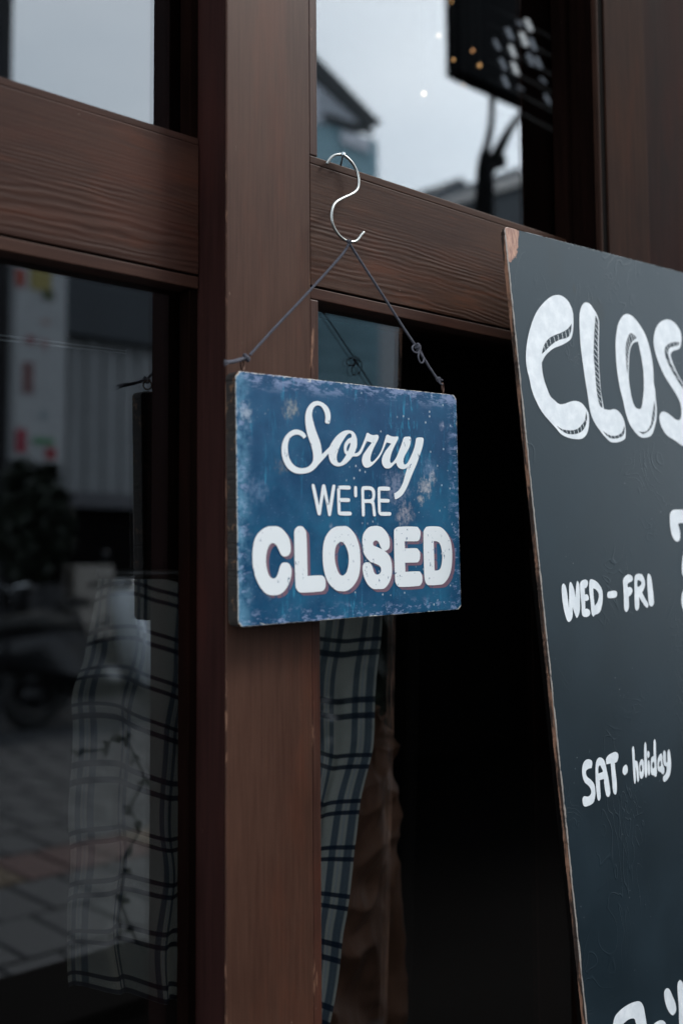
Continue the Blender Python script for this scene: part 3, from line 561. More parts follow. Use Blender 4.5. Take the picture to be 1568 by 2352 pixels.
tube('nail_shank', [nh, nb], .0009, m_nail, nail, 8)
nd = (nh - nb).normalized()
tube('nail_head', [nh - nd * .0002, nh + nd * .0012], .0024, simple('nail_head_steel', (.45, .5, .52), .4, .9), nail, 12)

m_cord = NM('cord_cotton'); _c = m_cord.co(); _f = m_cord.noise(_c, 900, 3, .7)
m_cord = m_cord.pbr(m_cord.mix(_f, (.025, .025, .032), (.17, .17, .20)), .95, m_cord.bump(_f, .8, .0006), spec=.1)
def add_cord(bm, pts, r=.00132, pitch=.0042, strands=3, seg=6):
    pts = crom([Vector(p) for p in pts], 6, False); L = [0]
    for a, b in zip(pts, pts[1:]): L.append(L[-1] + (b - a).length)
    n = max(4, int(L[-1] / .0005)); cur = []; j = 0
    for i in range(n + 1):
        s = L[-1] * i / n
        while j < len(L) - 2 and L[j + 1] < s: j += 1
        cur.append(pts[j].lerp(pts[j + 1], (s - L[j]) / max(1e-9, L[j + 1] - L[j])))
    tg = [(cur[min(i + 1, n)] - cur[max(i - 1, 0)]).normalized() for i in range(n + 1)]
    up = Vector((.3, 1, .2)); nrm = (up - up.dot(tg[0]) * tg[0]).normalized(); fr = []
    for i in range(n + 1):
        nrm = (nrm - nrm.dot(tg[i]) * tg[i]).normalized(); fr.append((nrm.copy(), tg[i].cross(nrm)))
    for k in range(strands):
        p_ = []
        for i in range(n + 1):
            a = 2 * PI * (k / strands + L[-1] * i / n / pitch)
            p_.append(cur[i] + (fr[i][0] * math.cos(a) + fr[i][1] * math.sin(a)) * r * .52)
        add_tube(bm, p_, r * .56, seg)
def knot(bm, c, r, ax, n=3, rc=.0011):
    c = Vector(c); ax = Vector(ax).normalized(); a1 = ax.orthogonal().normalized(); a2 = ax.cross(a1); p_ = []
    for k in range(n * 8 + 1):
        a = 2 * PI * k / 8; p_.append(c + ax * ((k / (n * 8) - .5) * r * 1.9) + (a1 * math.cos(a) + a2 * math.sin(a)) * r * (.62 + .16 * math.sin(a * 1.7)))
    add_cord(bm, p_, rc, seg=5)
bm = bmesh.new()
S = lambda x, y, o=.006: to_sign(x, y, o)
apex = S(801, 562, .006)
add_cord(bm, [S(803, 557, .004), S(788, 582), S(700, 680, .005), S(620, 765, .004), S(574, 815.7, .003)])
add_cord(bm, [S(801, 557, .004), S(815, 580), S(870, 665, .005), S(926, 752.6, .006), S(953, 793, .006)])
knot(bm, S(801.5, 556, .004), .0022, (1, 0, .2), 2, .00095)
knot(bm, S(566, 822.5, .004), .0030, (.8, 0, -.25), 3, .0012)
add_cord(bm, [S(560, 824, .002), S(547, 829, .0), S(534, 832, -.001), S(520, 834, -.001)])
add_cord(bm, [S(560, 822, .006), S(547, 826, .005), S(534, 830, .003), S(522, 830, .001)])
for i in range(16):   # frayed end
    a = random.uniform(-1, 1); b = random.uniform(-1, 1)
    add_tube(bm, [S(530, 832, .001), S(522 + random.uniform(-2, 2), 832 + a * 4, b * .003), S(515 + random.uniform(-2, 4), 834 + a * 8, b * .005)], [.0005, .0004, .0002], 4)
knot(bm, S(959.5, 798.5, .006), .0034, (.8, .3, -.5), 4, .0011)
add_cord(bm, [S(951, 792), S(946, 799, .003), S(950, 808, .002), S(959, 810, .004), S(965, 803, .008)], .0009)
add_cord(bm, [S(963, 804, .004), S(960, 820, .002), S(965, 833, .002), S(971, 832, .003), S(972, 822, .006), S(966, 806, .008)], .0009)
add_cord(bm, [S(957, 802), S(972, 822), S(985, 843), S(1001.7, 867.8)])
knot(bm, S(1006, 872, .006), .0026, (.6, .2, -.7), 3, .0010)
add_cord(bm, [S(1004, 868), S(1010, 880, .004), S(1015, 884, .006)], .001)
add_cord(bm, [S(1008, 870), S(1016, 874, .004)], .0009)
cord = bm_obj('cord', bm, m_cord, None, True)
tag(cord, 'knotted grey twisted cord running from the S-hook to both corners of the blue sign', 'cord')

# ------------------------------------------------------------------ leaning menu board
v1 = Vector((3515, 1130)); tb = to_world(((v1.x - PX) / FPX, -(v1.y - PY) / FPX, 1)).normalized()
BP = atY(1157, 519, .722); mB = ray(1157, 519).cross(ray(1346, 2352))
ub = mB.cross(tb).normalized()
if ub.z < 0: ub = -ub
nb_ = ub.cross(tb).normalized()
if nb_.y < 0: nb_ = -nb_
Rb = Matrix((tb, nb_, ub)).transposed()
def board_local(x, y):
    p = on_plane(x, y, BP, nb_) - BP; return p.dot(tb), p.dot(ub)
BLEN = BP.z / ub.z; BW = .60; BT = .0065
print('BOARD', BP, BLEN, tb, nb_, ub, 'TR', board_local(1568, 621.9))
board = empty('menu_board', BP, Rb.to_quaternion())
tag(board, 'dark slate-grey board painted with opening hours in white, leaning on the shop front', 'sign board')
def board_mat():
    m = NM('board_paint'); co = m.co(); X = m.xyz(co)
    n1 = m.noise(co, 5, 5, .6); n2 = m.noise(co, 260, 4, .7)
    c = m.mix(m.step(n1, .3, .7), (.005, .0115, .0165), (.009, .019, .027))
    # blotches of dirt and old paint
    for bx, bz, br, k in ((.150, -.085, .014, .5), (.135, -.10, .010, .45), (.165, -.075, .012, .4), (.118, -.055, .004, .7), (.086, -.03, .02, .2)):
        ln = m.n('ShaderNodeVectorMath', operation='LENGTH'); m.set(ln.inputs[0], m.comb(m.mth('SUBTRACT', X[0], bx), 0., m.mth('MULTIPLY', m.mth('SUBTRACT', X[2], bz), .5)))
        d = m.mth('ADD', ln.outputs['Value'], m.mth('MULTIPLY', m.mth('SUBTRACT', m.noise(co, 60, 4), .5), br)); c = m.mix(m.mth('MULTIPLY', m.step(d, br, br * .3), k), c, (.010, .011, .008))
    # pale scuffs
    sc = m.noise(m.map(co, (1, 1, .35), rot=(0, .5, 0)), 46, 6, .7); c = m.mix(m.mth('MULTIPLY', m.mth('MULTIPLY', m.step(sc, .66, .74), m.step(n1, .5, .62)), .3), c, (.07, .08, .085))
    v = m.vor(co, 130); c = m.mix(m.mth('MULTIPLY', m.mth('MULTIPLY', m.step(v, .10, .05), m.step(m.noise(co, 12, 2), .56, .66)), .6), c, (.3, .32, .33))
    # corner and left edge knocked down to the bare wood
    ln = m.n('ShaderNodeVectorMath', operation='LENGTH'); m.set(ln.inputs[0], m.comb(X[0], 0., m.mth('MULTIPLY', X[2], .62)))
    d = m.mth('ADD', ln.outputs['Value'], m.mth('MULTIPLY', m.mth('SUBTRACT', m.noise(co, 160, 5, .7), .5), .012))
    wn = m.noise(m.map(co, (1, 1, .25), rot=(0, -.7, 0)), 230, 4, .7)
    c = m.mix(m.step(d, .0250, .0236), c, m.mix(m.step(wn, .3, .7), (.20, .085, .055), (.48, .26, .17)))
    e = m.mth('ADD', X[0], m.mth('MULTIPLY', m.mth('SUBTRACT', m.noise(m.map(co, (1, 1, .4)), 120, 5, .75), .66), .006)); c = m.mix(m.step(e, .0008, .0001), c, (.36, .31, .27))
    # raised brush swirls under the paint
    sw = m.noise(co, 9, 2, .4, 2.4); sw = m.mth('ABSOLUTE', m.mth('SUBTRACT', m.mth('FRACT', m.mth('MULTIPLY', sw, 9.)), .5))
    h = m.mth('ADD', m.mth('MULTIPLY', m.mth('MULTIPLY', m.step(sw, .10, .0), m.step(m.noise(co, 7, 2), .50, .62)), 1.2), m.mth('MULTIPLY', n2, .35))
    return m.pbr(c, m.mth('ADD', m.step(n1, .2, .8, .33, .45), m.mth('MULTIPLY', m.noise(m.map(co, (2, 1, 1), rot=(0, .6, 0)), 7, 5, .7), .10)), m.bump(h, .26, .0006), spec=.42, **{'Specular Tint': (.66, .88, 1.0, 1)})
m_bedge = NM('board_edge'); _c = m_bedge.co()
m_bedge = m_bedge.pbr(m_bedge.mix(m_bedge.step(m_bedge.noise(m_bedge.map(_c, (1, 1, .15)), 150, 5, .7), .45, .62), (.030, .016, .010), (.30, .15, .09)), .85, m_bedge.bump(m_bedge.noise(_c, 300, 4), .7, .001))
slab('board', rounded(BW, BLEN, .006, 4, .0011, .003), BT, board_mat(), m_bedge, board, mb=m_gap)
m_paint = NM('brush_white'); _c = m_paint.co(); _f = m_paint.noise(_c, 60, 5, .65)
m_paint = m_paint.pbr(m_paint.mix(m_paint.mth('MULTIPLY', m_paint.step(m_paint.noise(m_paint.map(_c, (1, 1, .3), rot=(0, .35, 0)), 170, 5, .75), .62, .74), .32), m_paint.mix(m_paint.step(_f, .35, .75), (.66, .70, .73), (.82, .85, .87)), (.30, .35, .38)), .5, m_paint.bump(_f, .3, .0006))
for g, ln in ((BIGCLOS, HATCH), (WEDFRI, None), (SATHOL, None), (LOWER[:3], None), (LOWER[3:4], None), (LOWER[4:5], None), (LOWER[5:], None)):
    letter_obj('lettering', g, m_paint, board, board_local, .0004, lines=ln)
# rear stay so that the board stands
box_ = box('back_batten', (.02, BT + .0005, -BLEN + .05), (.06, BT + .02, -.35), m_gap, board); box_.matrix_parent_inverse = Matrix()

# ------------------------------------------------------------------ behind the glass
def cloth(name, corners, nx, nz, fold, mat, hems=None, amp=.012, kf=9, seed=0, crease=0):
    """hanging cloth: left and right edges are given as lists of world points, top to bottom"""
    L_, R_ = corners; bm = bmesh.new(); uv = bm.loops.layers.uv.new(); g = []
    def samp(e, t):
        k = t * (len(e) - 1); i = min(int(k), len(e) - 2); return Vector(e[i]).lerp(Vector(e[i + 1]), k - i)
    w0 = (samp(R_, 0) - samp(L_, 0)).length
    for j in range(nz + 1):
        row = []; t = j / nz; a, b = samp(L_, t), samp(R_, t)
        for i in range(nx + 1):
            s = i / nx; p = a.lerp(b, s)
            d = math.sin(s * kf * 2 * PI / 2 + .7 * math.sin(t * 3 + seed)) * amp * (.5 + .6 * t) + amp * .8 * mnoise.noise(Vector((s * 5, t * 4, seed)))
            if crease: d += crease * (abs(mnoise.noise(Vector((s * 2.2 + t * 2.5, t * 5 - s * 2, seed)))) * 1.6 + .5 * abs(mnoise.noise(Vector((s * 5 - t * 4, t * 11 + s * 3, seed + 5)))))
            p.y += d + .01; p.x += amp * 1.1 * mnoise.noise(Vector((s * 3 + 4, t * 5, seed + 3))); p.z += -.016 * mnoise.noise(Vector((s * 4, t * 2, 9 + seed)))
            row.append(bm.verts.new(p))
        g.append(row)
    for j in range(nz):
        for i in range(nx):
            f = bm.faces.new((g[j][i], g[j][i + 1], g[j + 1][i + 1], g[j + 1][i]))
            for l, (u, v) in zip(f.loops, ((i, j), (i + 1, j), (i + 1, j + 1), (i, j + 1))):
                z = g[v][u].co
                l[uv].uv = (u / nx, v / nz)
    me = bpy.data.meshes.new(name); bm.to_mesh(me); bm.free()
    for p in me.polygons: p.use_smooth = True
    return link(name, me, None, mat)
def plaid(nu, nv):
    m = NM('plaid_cloth'); uv = m.xyz(m.co('UV'))
    def stripes(v, n, offs, wd, ph=0.):
        f = m.mth('FRACT', m.mth('ADD', m.mth('MULTIPLY', v, n), ph)); t = None
        for o_ in offs:
            k = m.step(m.mth('ABSOLUTE', m.mth('SUBTRACT', f, o_)), wd, wd * .6); t = k if t is None else m.mth('MAXIMUM', t, k)
        return t
    fine = m.noise(m.co('UV'), 300, 3, .7)
    c = m.mix(fine, (.42, .43, .39), (.62, .62, .56))
    c = m.mix(m.mth('MULTIPLY', stripes(uv[0], nu, (.26, .50), .075), .85), c, (.055, .10, .15))
    c = m.mix(m.mth('MULTIPLY', stripes(uv[0], nu, (.38,), .02), .5), c, (.35, .42, .5))
    c = m.mix(m.mth('MULTIPLY', stripes(uv[1], nv, (.30, .55), .060), .93), c, (.012, .025, .055))
    d = m.n('ShaderNodeBsdfDiffuse'); m.set(d.inputs[0], c); tl = m.n('ShaderNodeBsdfTranslucent'); m.set(tl.inputs[0], c)
    mx = m.n('ShaderNodeMixShader'); mx.inputs[0].default_value = .15; m.t.links.new(d.outputs[0], mx.inputs[1]); m.t.links.new(tl.outputs[0], mx.inputs[2])
    m.t.links.new(mx.outputs[0], m.out.inputs[0]); return m.m
CY_ = .895
cl = cloth('plaid_curtain', ([atY(x, y, CY_ + d_) for x, y, d_ in ((236, 1325, .34), (207, 1500, .28), (186, 1640, .20), (175, 1900, .13), (170, 2100, .10), (172, 2275, .08))],
                             [atY(x, y, CY_ + .0) for x, y in ((893, 1340), (886, 1480), (860, 1690), (838, 1840), (820, 1990), (795, 2150), (768, 2370))]),
           150, 90, 0, plaid(7.6, 8.6), amp=.011, kf=11)
tag(cl, 'cream and navy plaid curtain hanging inside the glass behind the post', 'curtain')
rod = tube('curtain_rod', [atY(225, 1318, .92), atY(905, 1322, .92)], .005, simple('rod_metal', (.1, .1, .1), .4, .8)); tag(rod, 'thin dark rod holding the plaid curtain inside the window', 'rod')
m_brown = NM('brown_cloth'); _c = m_brown.co(); _f = m_brown.noise(m_brown.map(_c, (1, 1, 1.4)), 5, 2, .5, .6)
m_brown = m_brown.pbr(m_brown.mix(_f, (.12, .055, .032), (.27, .13, .08)), .6, m_brown.bump(_f, .8, .03), spec=.25)
br = cloth('brown_cloth', ([atY(x, y, .99) for x, y in ((872, 1640), (820, 1760), (790, 2000), (740, 2200), (700, 2420))],
                           [atY(x, y, 1.04) for x, y in ((905, 1635), (940, 1720), (944, 1900), (946, 2100), (948, 2420))]), 90, 140, 0, m_brown, amp=.008, kf=3, seed=4, crease=.022)
tag(br, 'crumpled brown cloth hanging indoors beside the plaid curtain', 'cloth')
m_rodw = simple('bright_rod', (.75, .8, .85), .3, .6)
for i, (y0, y1, nm) in enumerate(((770, 806, 'upper'), (782, 812, 'lower'))):
    r_o = tube('steel_rod', [atY(-60, y0 - 8, DG + .012), atY(290, y1, DG + .012)], .0005, m_rodw)
    tag(r_o, '%s of two thin bright wires stretched inside the left window' % nm, 'wire')

# lit bulbs far inside, thrown out of focus
def emit(name, col, k):
    m = NM(name); e = m.n('ShaderNodeEmission'); e.inputs[0].default_value = (*col, 1); e.inputs[1].default_value = k
    m.t.links.new(e.outputs[0], m.out.inputs[0]); return m.m
m_bulb = emit('bulb_glow', (1, .55, .22), .9); m_cap = simple('bulb_cap', (.03, .03, .03), .5)
where = {0: 'just left of the black hanging frame, upper', 1: 'lowest and brightest against the pale sky', 2: 'tall one inside the dark box shape', 3: 'beside the dark box\'s left edge', 4: 'right of two close together in the dark box shape', 5: 'topmost, at the picture\'s edge', 6: 'faint one under the dark box shape'}
def bulb(i, x, y, Y, r, mt=None):
    c = atY(x, y, Y); e = empty('light_bulb', c + Vector((0, 0, r * 3)))
    tag(e, 'small warm light bulb glowing inside, ' + where[i], 'bulb', 'warm bulbs inside the shop')
    bm = bmesh.new(); bmesh.ops.create_uvsphere(bm, u_segments=12, v_segments=8, radius=r, matrix=Matrix.Translation(c)); bm_obj('glass_bulb', bm, mt or m_bulb, e, True)
    tube('bulb_socket', [c + Vector((0, 0, r * .8)), c + Vector((0, 0, r * 3))], r * .5, m_cap, e, 8)
    tube('bulb_flex', [c + Vector((0, 0, r * 3)), Vector((c.x, c.y, ZT - .002))], .0012, m_cap, e, 5)
bulb(0, 1007, 82, 1.42, .0032, emit('bulb_bright', (1, .75, .5), 1.0)); bulb(1, 973, 215, 1.38, .0036, emit('bulb_brightest', (1, .78, .52), 1.7))
bulb(2, 1085, 116, 1.5, .0030, emit('bulb_dim', (1, .5, .22), .9)); bulb(3, 1041, 137, 1.4, .0026); bulb(4, 1101, 150, 1.45, .0034); bulb(5, 1037, 4, 1.5, .003); bulb(6, 1064, 196, 1.5, .002)
# openwork lamp shade: dark lattice with pale lit cells
shade = empty('pendant_lamp', atY(1185, 150, 1.75)); tag(shade, 'dark lattice lamp shade with pale lit cells hanging inside the upper window', 'lamp')
m_cell = emit('lit_paper', (.8, .85, .9), .42); m_cell2 = emit('dim_paper', (.7, .8, .95), .16)
RY_ = 1.62
def lamp_cell(x, y, wd, hg, mt):
    dx = 5
    q = [atY(a, b, RY_) for a, b in ((x - wd / 2 - dx, y - hg / 2), (x + wd / 2 - dx, y - hg / 2 + 3), (x + wd / 2 + dx, y + hg / 2 + 3), (x - wd / 2 + dx, y + hg / 2))]
    bm = bmesh.new(); add_prism(bm, q, (0, .004, 0)); bm_obj('lit_cell', bm, mt, shade)
for x, y, wd, hg, k in ((1215, 55, 9, 26, 0), (1204, 88, 10, 30, 0), (1224, 99, 8, 26, 1), (1171, 75, 8, 24, 1), (1178, 115, 8, 26, 0), (1219, 134, 8, 26, 1), (1237, 141, 7, 24, 1), (1184, 155, 9, 27, 0),
                        (1195, 52, 7, 10, 1), (1142, 100, 5, 22, 1), (1156, 145, 6, 24, 1), (1162, 185, 7, 24, 1), (1248, 182, 5, 10, 1), (1196, 200, 6, 6, 1), (1258, 226, 5, 20, 1)):
    lamp_cell(x, y, wd * .9, hg, m_cell if not k else m_cell2)
for k in range(6):
    y = 30 + k * 42
    tube('lattice_bar', [atY(1120, y - 16, RY_ + .012), atY(1200, y + 22, RY_ + .004), atY(1275, y + 62, RY_ + .012)], .003, m_cap, shade, 6)
tube('lamp_flex', [atY(1190, 20, RY_ + .02), Vector((atY(1190, 20, RY_).x, RY_ + .02, ZT - .002))], .003, m_cap, shade, 6)

# ------------------------------------------------------------------ the street that the panes mirror
GZ = 0
m_ground = simple('street_ground', (.055, .055, .058), .8, scale=2, bump=.2)
bm = bmesh.new(); add_box(bm, (-120, -120, -.5), (120, 120, -.012)); g_ = bm_obj('ground', bm, m_ground); tag(g_, kind='structure')
pav = empty('pavement', (2, -2, 0)); tag(pav, kind='structure')
m_pav = NM('paver_stone'); _c = m_pav.co(); _i = m_pav.n('ShaderNodeObjectInfo').outputs['Random']; _f = m_pav.noise(_c, 40, 5, .7)
_k = m_pav.mix(_f, (.024, .025, .028), (.046, .048, .052)); m_pav = m_pav.pbr(m_pav.mix(m_pav.mth('MULTIPLY', _i, .5), _k, (.020, .020, .023)), .75, m_pav.bump(_f, .4, .003))
m_joint = simple('paver_joint', (.008, .008, .008), .95)
m_tact = simple('tactile_yellow', (.085, .058, .034), .7, var=.3, scale=20); m_tact2 = simple('brick_red', (.058, .026, .023), .75, var=.3, scale=20)
PWX, PWY = .205, .385
def proj(P):
    v = Vector(P) - CAM; a, b, c = v.dot(r_), v.dot(u_), v.dot(f_); return (PX + FPX * a / c, PY - FPX * b / c) if c > .1 else (-9999, 0)
me_p = {}
def paver_mesh(kind, mt):
    bm = bmesh.new(); add_box(bm, (-PWX / 2 + .008, -PWY / 2 + .009, -.03), (PWX / 2 - .008, PWY / 2 - .009, 0), .003, 1)
    if kind == 't':
        for i in range(3):
            add_box(bm, (-.07 + i * .055, -PWY / 2 + .02, 0), (-.045 + i * .055, PWY / 2 - .02, .005))
    me = bpy.data.meshes.new('paver'); bm.to_mesh(me); bm.free(); me.materials.append(mt); return me
mp_ = {'n': paver_mesh('n', m_pav), 't': paver_mesh('t', m_tact), 'r': paver_mesh('r', m_tact2)}
cells = []
y = DP - .02 - PWY / 2; row = 0
while y > -7.6:
    k = 'n'
    if -2.75 < y < -2.35: k = 't'
    x = -1.5 + (row % 2) * PWX * .5
    while x < 11:
        p = Vector((x, 2 * DG - y, 0)); s = proj(p)
        vis = (-40 < s[0] < 360 or 725 < s[0] < 950) and 1600 < s[1] < 2420
        cells.append((x, y, 'r' if k == 't' and (int(x / PWX) % 5) < 3 else k, vis, -(p - CAM).length)); x += PWX
    y -= PWY; row += 1
vis = sorted([c for c in cells if c[3]], key=lambda c: -c[4])[:290]; vs_ = set(vis)
print('PAVERS', len(vis), len(cells))
for c in vis:
    o = bpy.data.objects.new('paver', mp_[c[2]]); COL.objects.link(o); o.parent = pav; o.matrix_parent_inverse = pav.matrix_basis.inverted(); o.location = (c[0], c[1], random.uniform(-.002, .001))
for kk, mt in (('n', m_pav), ('t', m_tact), ('r', m_tact2)):
    bm = bmesh.new()
    for c in cells:
        if c in vs_ or c[2] != kk: continue
        q = [bm.verts.new((c[0] + sx * (PWX / 2 - .008), c[1] + sy * (PWY / 2 - .009), 0)) for sx, sy in ((-1, -1), (1, -1), (1, 1), (-1, 1))]
        q2 = [bm.verts.new(v.co - Vector((0, 0, .01))) for v in q]; bm.faces.new(q)
        for i in range(4): bm.faces.new((q[i], q2[i], q2[(i + 1) % 4], q[(i + 1) % 4]))
    o = bm_obj('paving', bm, mt, pav); o['kind'] = 'stuff'
box('paver_bed', (-1.7, -7.8, -.03), (11.3, DP - .01, -.0085), m_joint, pav)

# grey shuttered shop across the street
YV = 11.0; YB = 2 * DG - YV
def V(x, y, Yv=YV): return mir(x, y, Yv)
sh = empty('shuttered_shop', (V(250, 1200).x, YB, 0)); tag(sh, 'grey building with a closed ribbed shutter, mirrored in the lower left window', 'building')
xa, xb2, xc = V(-260, 900).x, V(160, 900).x, V(640, 900).x
m_grey = simple('grey_wall', (.10, .105, .115), .8, scale=2); m_dkg = simple('dark_fascia', (.035, .042, .05), .7, scale=3); m_shut = simple('shutter_paint', (.24, .25, .26), .6, scale=2)
ztop = V(200, 430).z
box('wall', (xa, YB - 6, 0), (xc, YB - .35, ztop), m_grey, sh)
box('fascia', (xb2, YB - .35, V(250, 775).z), (xc, YB - .05, ztop - .3), m_dkg, sh)
zs0, zs1 = V(250, 1130).z, V(250, 772).z
n = 26
for i in range(n):
    x0 = xb2 + (xc - xb2) * i / n; x1 = xb2 + (xc - xb2) * (i + 1) / n - .02
    box('shutter_rib', (x0, YB - .349, zs0), (x1, YB - .25 + .02 * (i % 2), zs1 - .002), m_shut, sh)
box('ledge', (xb2, YB - .349, V(250, 1165).z), (xc, YB - .12, zs0 - .002), simple('ledge_grey', (.09, .09, .10), .7), sh)
box('base_opening', (xb2, YB - .349, .0), (xc, YB - .30, V(250, 1167).z), m_black, sh)
box('base_opening', (xa, YB - .349, .0), (xb2 - .01, YB - .30, V(90, 1075).z), m_black, sh)
box('roof', (xa - .1, YB - 6.1, ztop + .001), (xc + .1, YB - .2, ztop + .18), m_dkg, sh)
# dark tall neighbour on the left
nb2 = empty('corner_building', (V(-200, 900, 9.4).x, 2 * DG - 9.4, 0)); tag(nb2, 'tall dark building whose corner is mirrored at the left edge of both left panes', 'building')
x0n = V(19, 800, 9.4).x; Yn = 2 * DG - 9.4
box('wall', (x0n - 7, Yn - 4, 0), (x0n, Yn, 9), simple('dark_wall', (.018, .018, .02), .8), nb2)
for i in range(5):
    for j in range(3):
        f_o = box('window', (x0n - 1.3 - i * 1.3, Yn + .002, 1.2 + j * 2.5), (x0n - .6 - i * 1.3, Yn + .04, 2.6 + j * 2.5), simple('window_frame', (.05, .05, .05), .5), nb2) if True else None
# notice tower with posters
nt_ = empty('notice_board', (V(90, 1000, 9.0).x, 2 * DG - 9.0, 0)); tag(nt_, 'tall white notice board with red and green posters, mirrored in the lower left window', 'notice board')
Yo = 2 * DG - 9.0; q0, q1 = V(35, 900, 9.0), V(152, 900, 9.0)
ztp = V(90, 520, 9.0).z; zbt = V(90, 1062, 9.0).z
box('panel', (q0.x, Yo - .12, zbt), (q1.x, Yo, ztp), simple('notice_white', (.33, .34, .35), .6, var=.12, scale=6), nt_)
box('panel_post', (q0.x + .05, Yo - .1, 0), (q0.x + .13, Yo - .02, zbt - .001), m_black, nt_); box('panel_post', (q1.x - .13, Yo - .1, 0), (q1.x - .05, Yo - .02, zbt - .001), m_black, nt_)
for i, (ax, ay, bx, by, colr) in enumerate(((36, 615, 58, 660, (.28, .05, .03)), (70, 600, 118, 672, (.26, .21, .06)), (98, 664, 124, 692, (.05, .06, .02)), (60, 770, 80, 792, (.2, .07, .08)), (98, 780, 106, 800, (.25, .06, .06)),
                                         (52, 830, 76, 905, (.16, .08, .08)), (36, 985, 60, 1040, (.26, .03, .05)), (76, 1005, 124, 1022, (.06, .20, .09)), (104, 1028, 128, 1055, (.26, .03, .04)), (92, 945, 106, 960, (.2, .26, .28)), (96, 735, 112, 745, (.32, .18, .14)))):
    a, b = V(ax, ay, 9.0), V(bx, by, 9.0)
    box('poster', (a.x, Yo + .001 + .001 * i, b.z), (b.x, Yo + .006 + .001 * i, a.z), simple('poster_%d' % i, colr, .6, var=.3, scale=12), nt_)
# clipped shrub in front of it
def leaf_clump(name, c, rad, n, mat, parent, size=.05):
    bm = bmesh.new()
    for i in range(n):
        d = Vector((random.gauss(0, 1), random.gauss(0, 1), random.gauss(0, 1))).normalized() * random.random() ** .4
        p = Vector(c) + Vector((d.x * rad[0], d.y * rad[1], d.z * rad[2]))
        M_ = Matrix.Translation(p) @ Matrix.Rotation(random.uniform(0, 6.3), 4, Vector((random.random(), random.random(), random.random() + .1)))
        s = size * random.uniform(.6, 1.3)
        q = [bm.verts.new(M_ @ Vector(v)) for v in ((-s, 0, 0), (0, -s * .45, .01), (s, 0, 0), (0, s * .45, .01))]; bm.faces.new(q)
    return bm_obj(name, bm, mat, parent)
m_leaf = simple('leaf_dark', (.010, .016, .008), .5, var=.5, scale=6)
def shrub(x, ytop, ybot, wd, Yv, label):
    c = V(x, (ytop + ybot) / 2, Yv); h = (V(x, ytop, Yv).z - V(x, ybot, Yv).z) / 2; e = empty('shrub', (c.x, c.y, 0)); tag(e, label, 'shrub', 'shrubs across the street')
    leaf_clump('foliage', c, (wd, wd, h), 900, m_leaf, e, .07); tube('trunk', [(c.x, c.y, 0), (c.x + .03, c.y, c.z)], [.05, .03], m_black, e, 7)
shrub(52, 1052, 1340, .22, 8.8, 'narrow dark clipped shrub under the notice board, left one'); shrub(96, 1068, 1330, .20, 8.7, 'narrow dark clipped shrub under the notice board, middle one')
shrub(132, 1120, 1300, .13, 8.6, 'smaller dark shrub under the notice board, right one')
# white box and kerb by the wall
bx_ = V(172, 1300, 9.9); by_ = V(262, 1340, 9.9)
wb = box('storage_box', (bx_.x, bx_.y - .4, by_.z - .55), (by_.x, bx_.y, bx_.z), simple('box_cream', (.30, .27, .24), .6, scale=3), None, .02); tag(wb, 'cream storage box standing behind the bicycles, mirrored in the glass', 'box')
wb2 = box('box_base', (bx_.x + .05, bx_.y - .35, 0), (by_.x - .05, bx_.y - .05, by_.z - .5505), m_black); tag(wb2, 'black stand under the cream storage box behind the bicycles', 'stand')
kc = box('kerb', (V(95, 1550, 9.6).x, 2 * DG - 9.75, -.01), (V(300, 1550, 9.6).x, 2 * DG - 9.6, .14), simple('kerb_white', (.50, .50, .50), .7)); tag(kc, kind='structure')
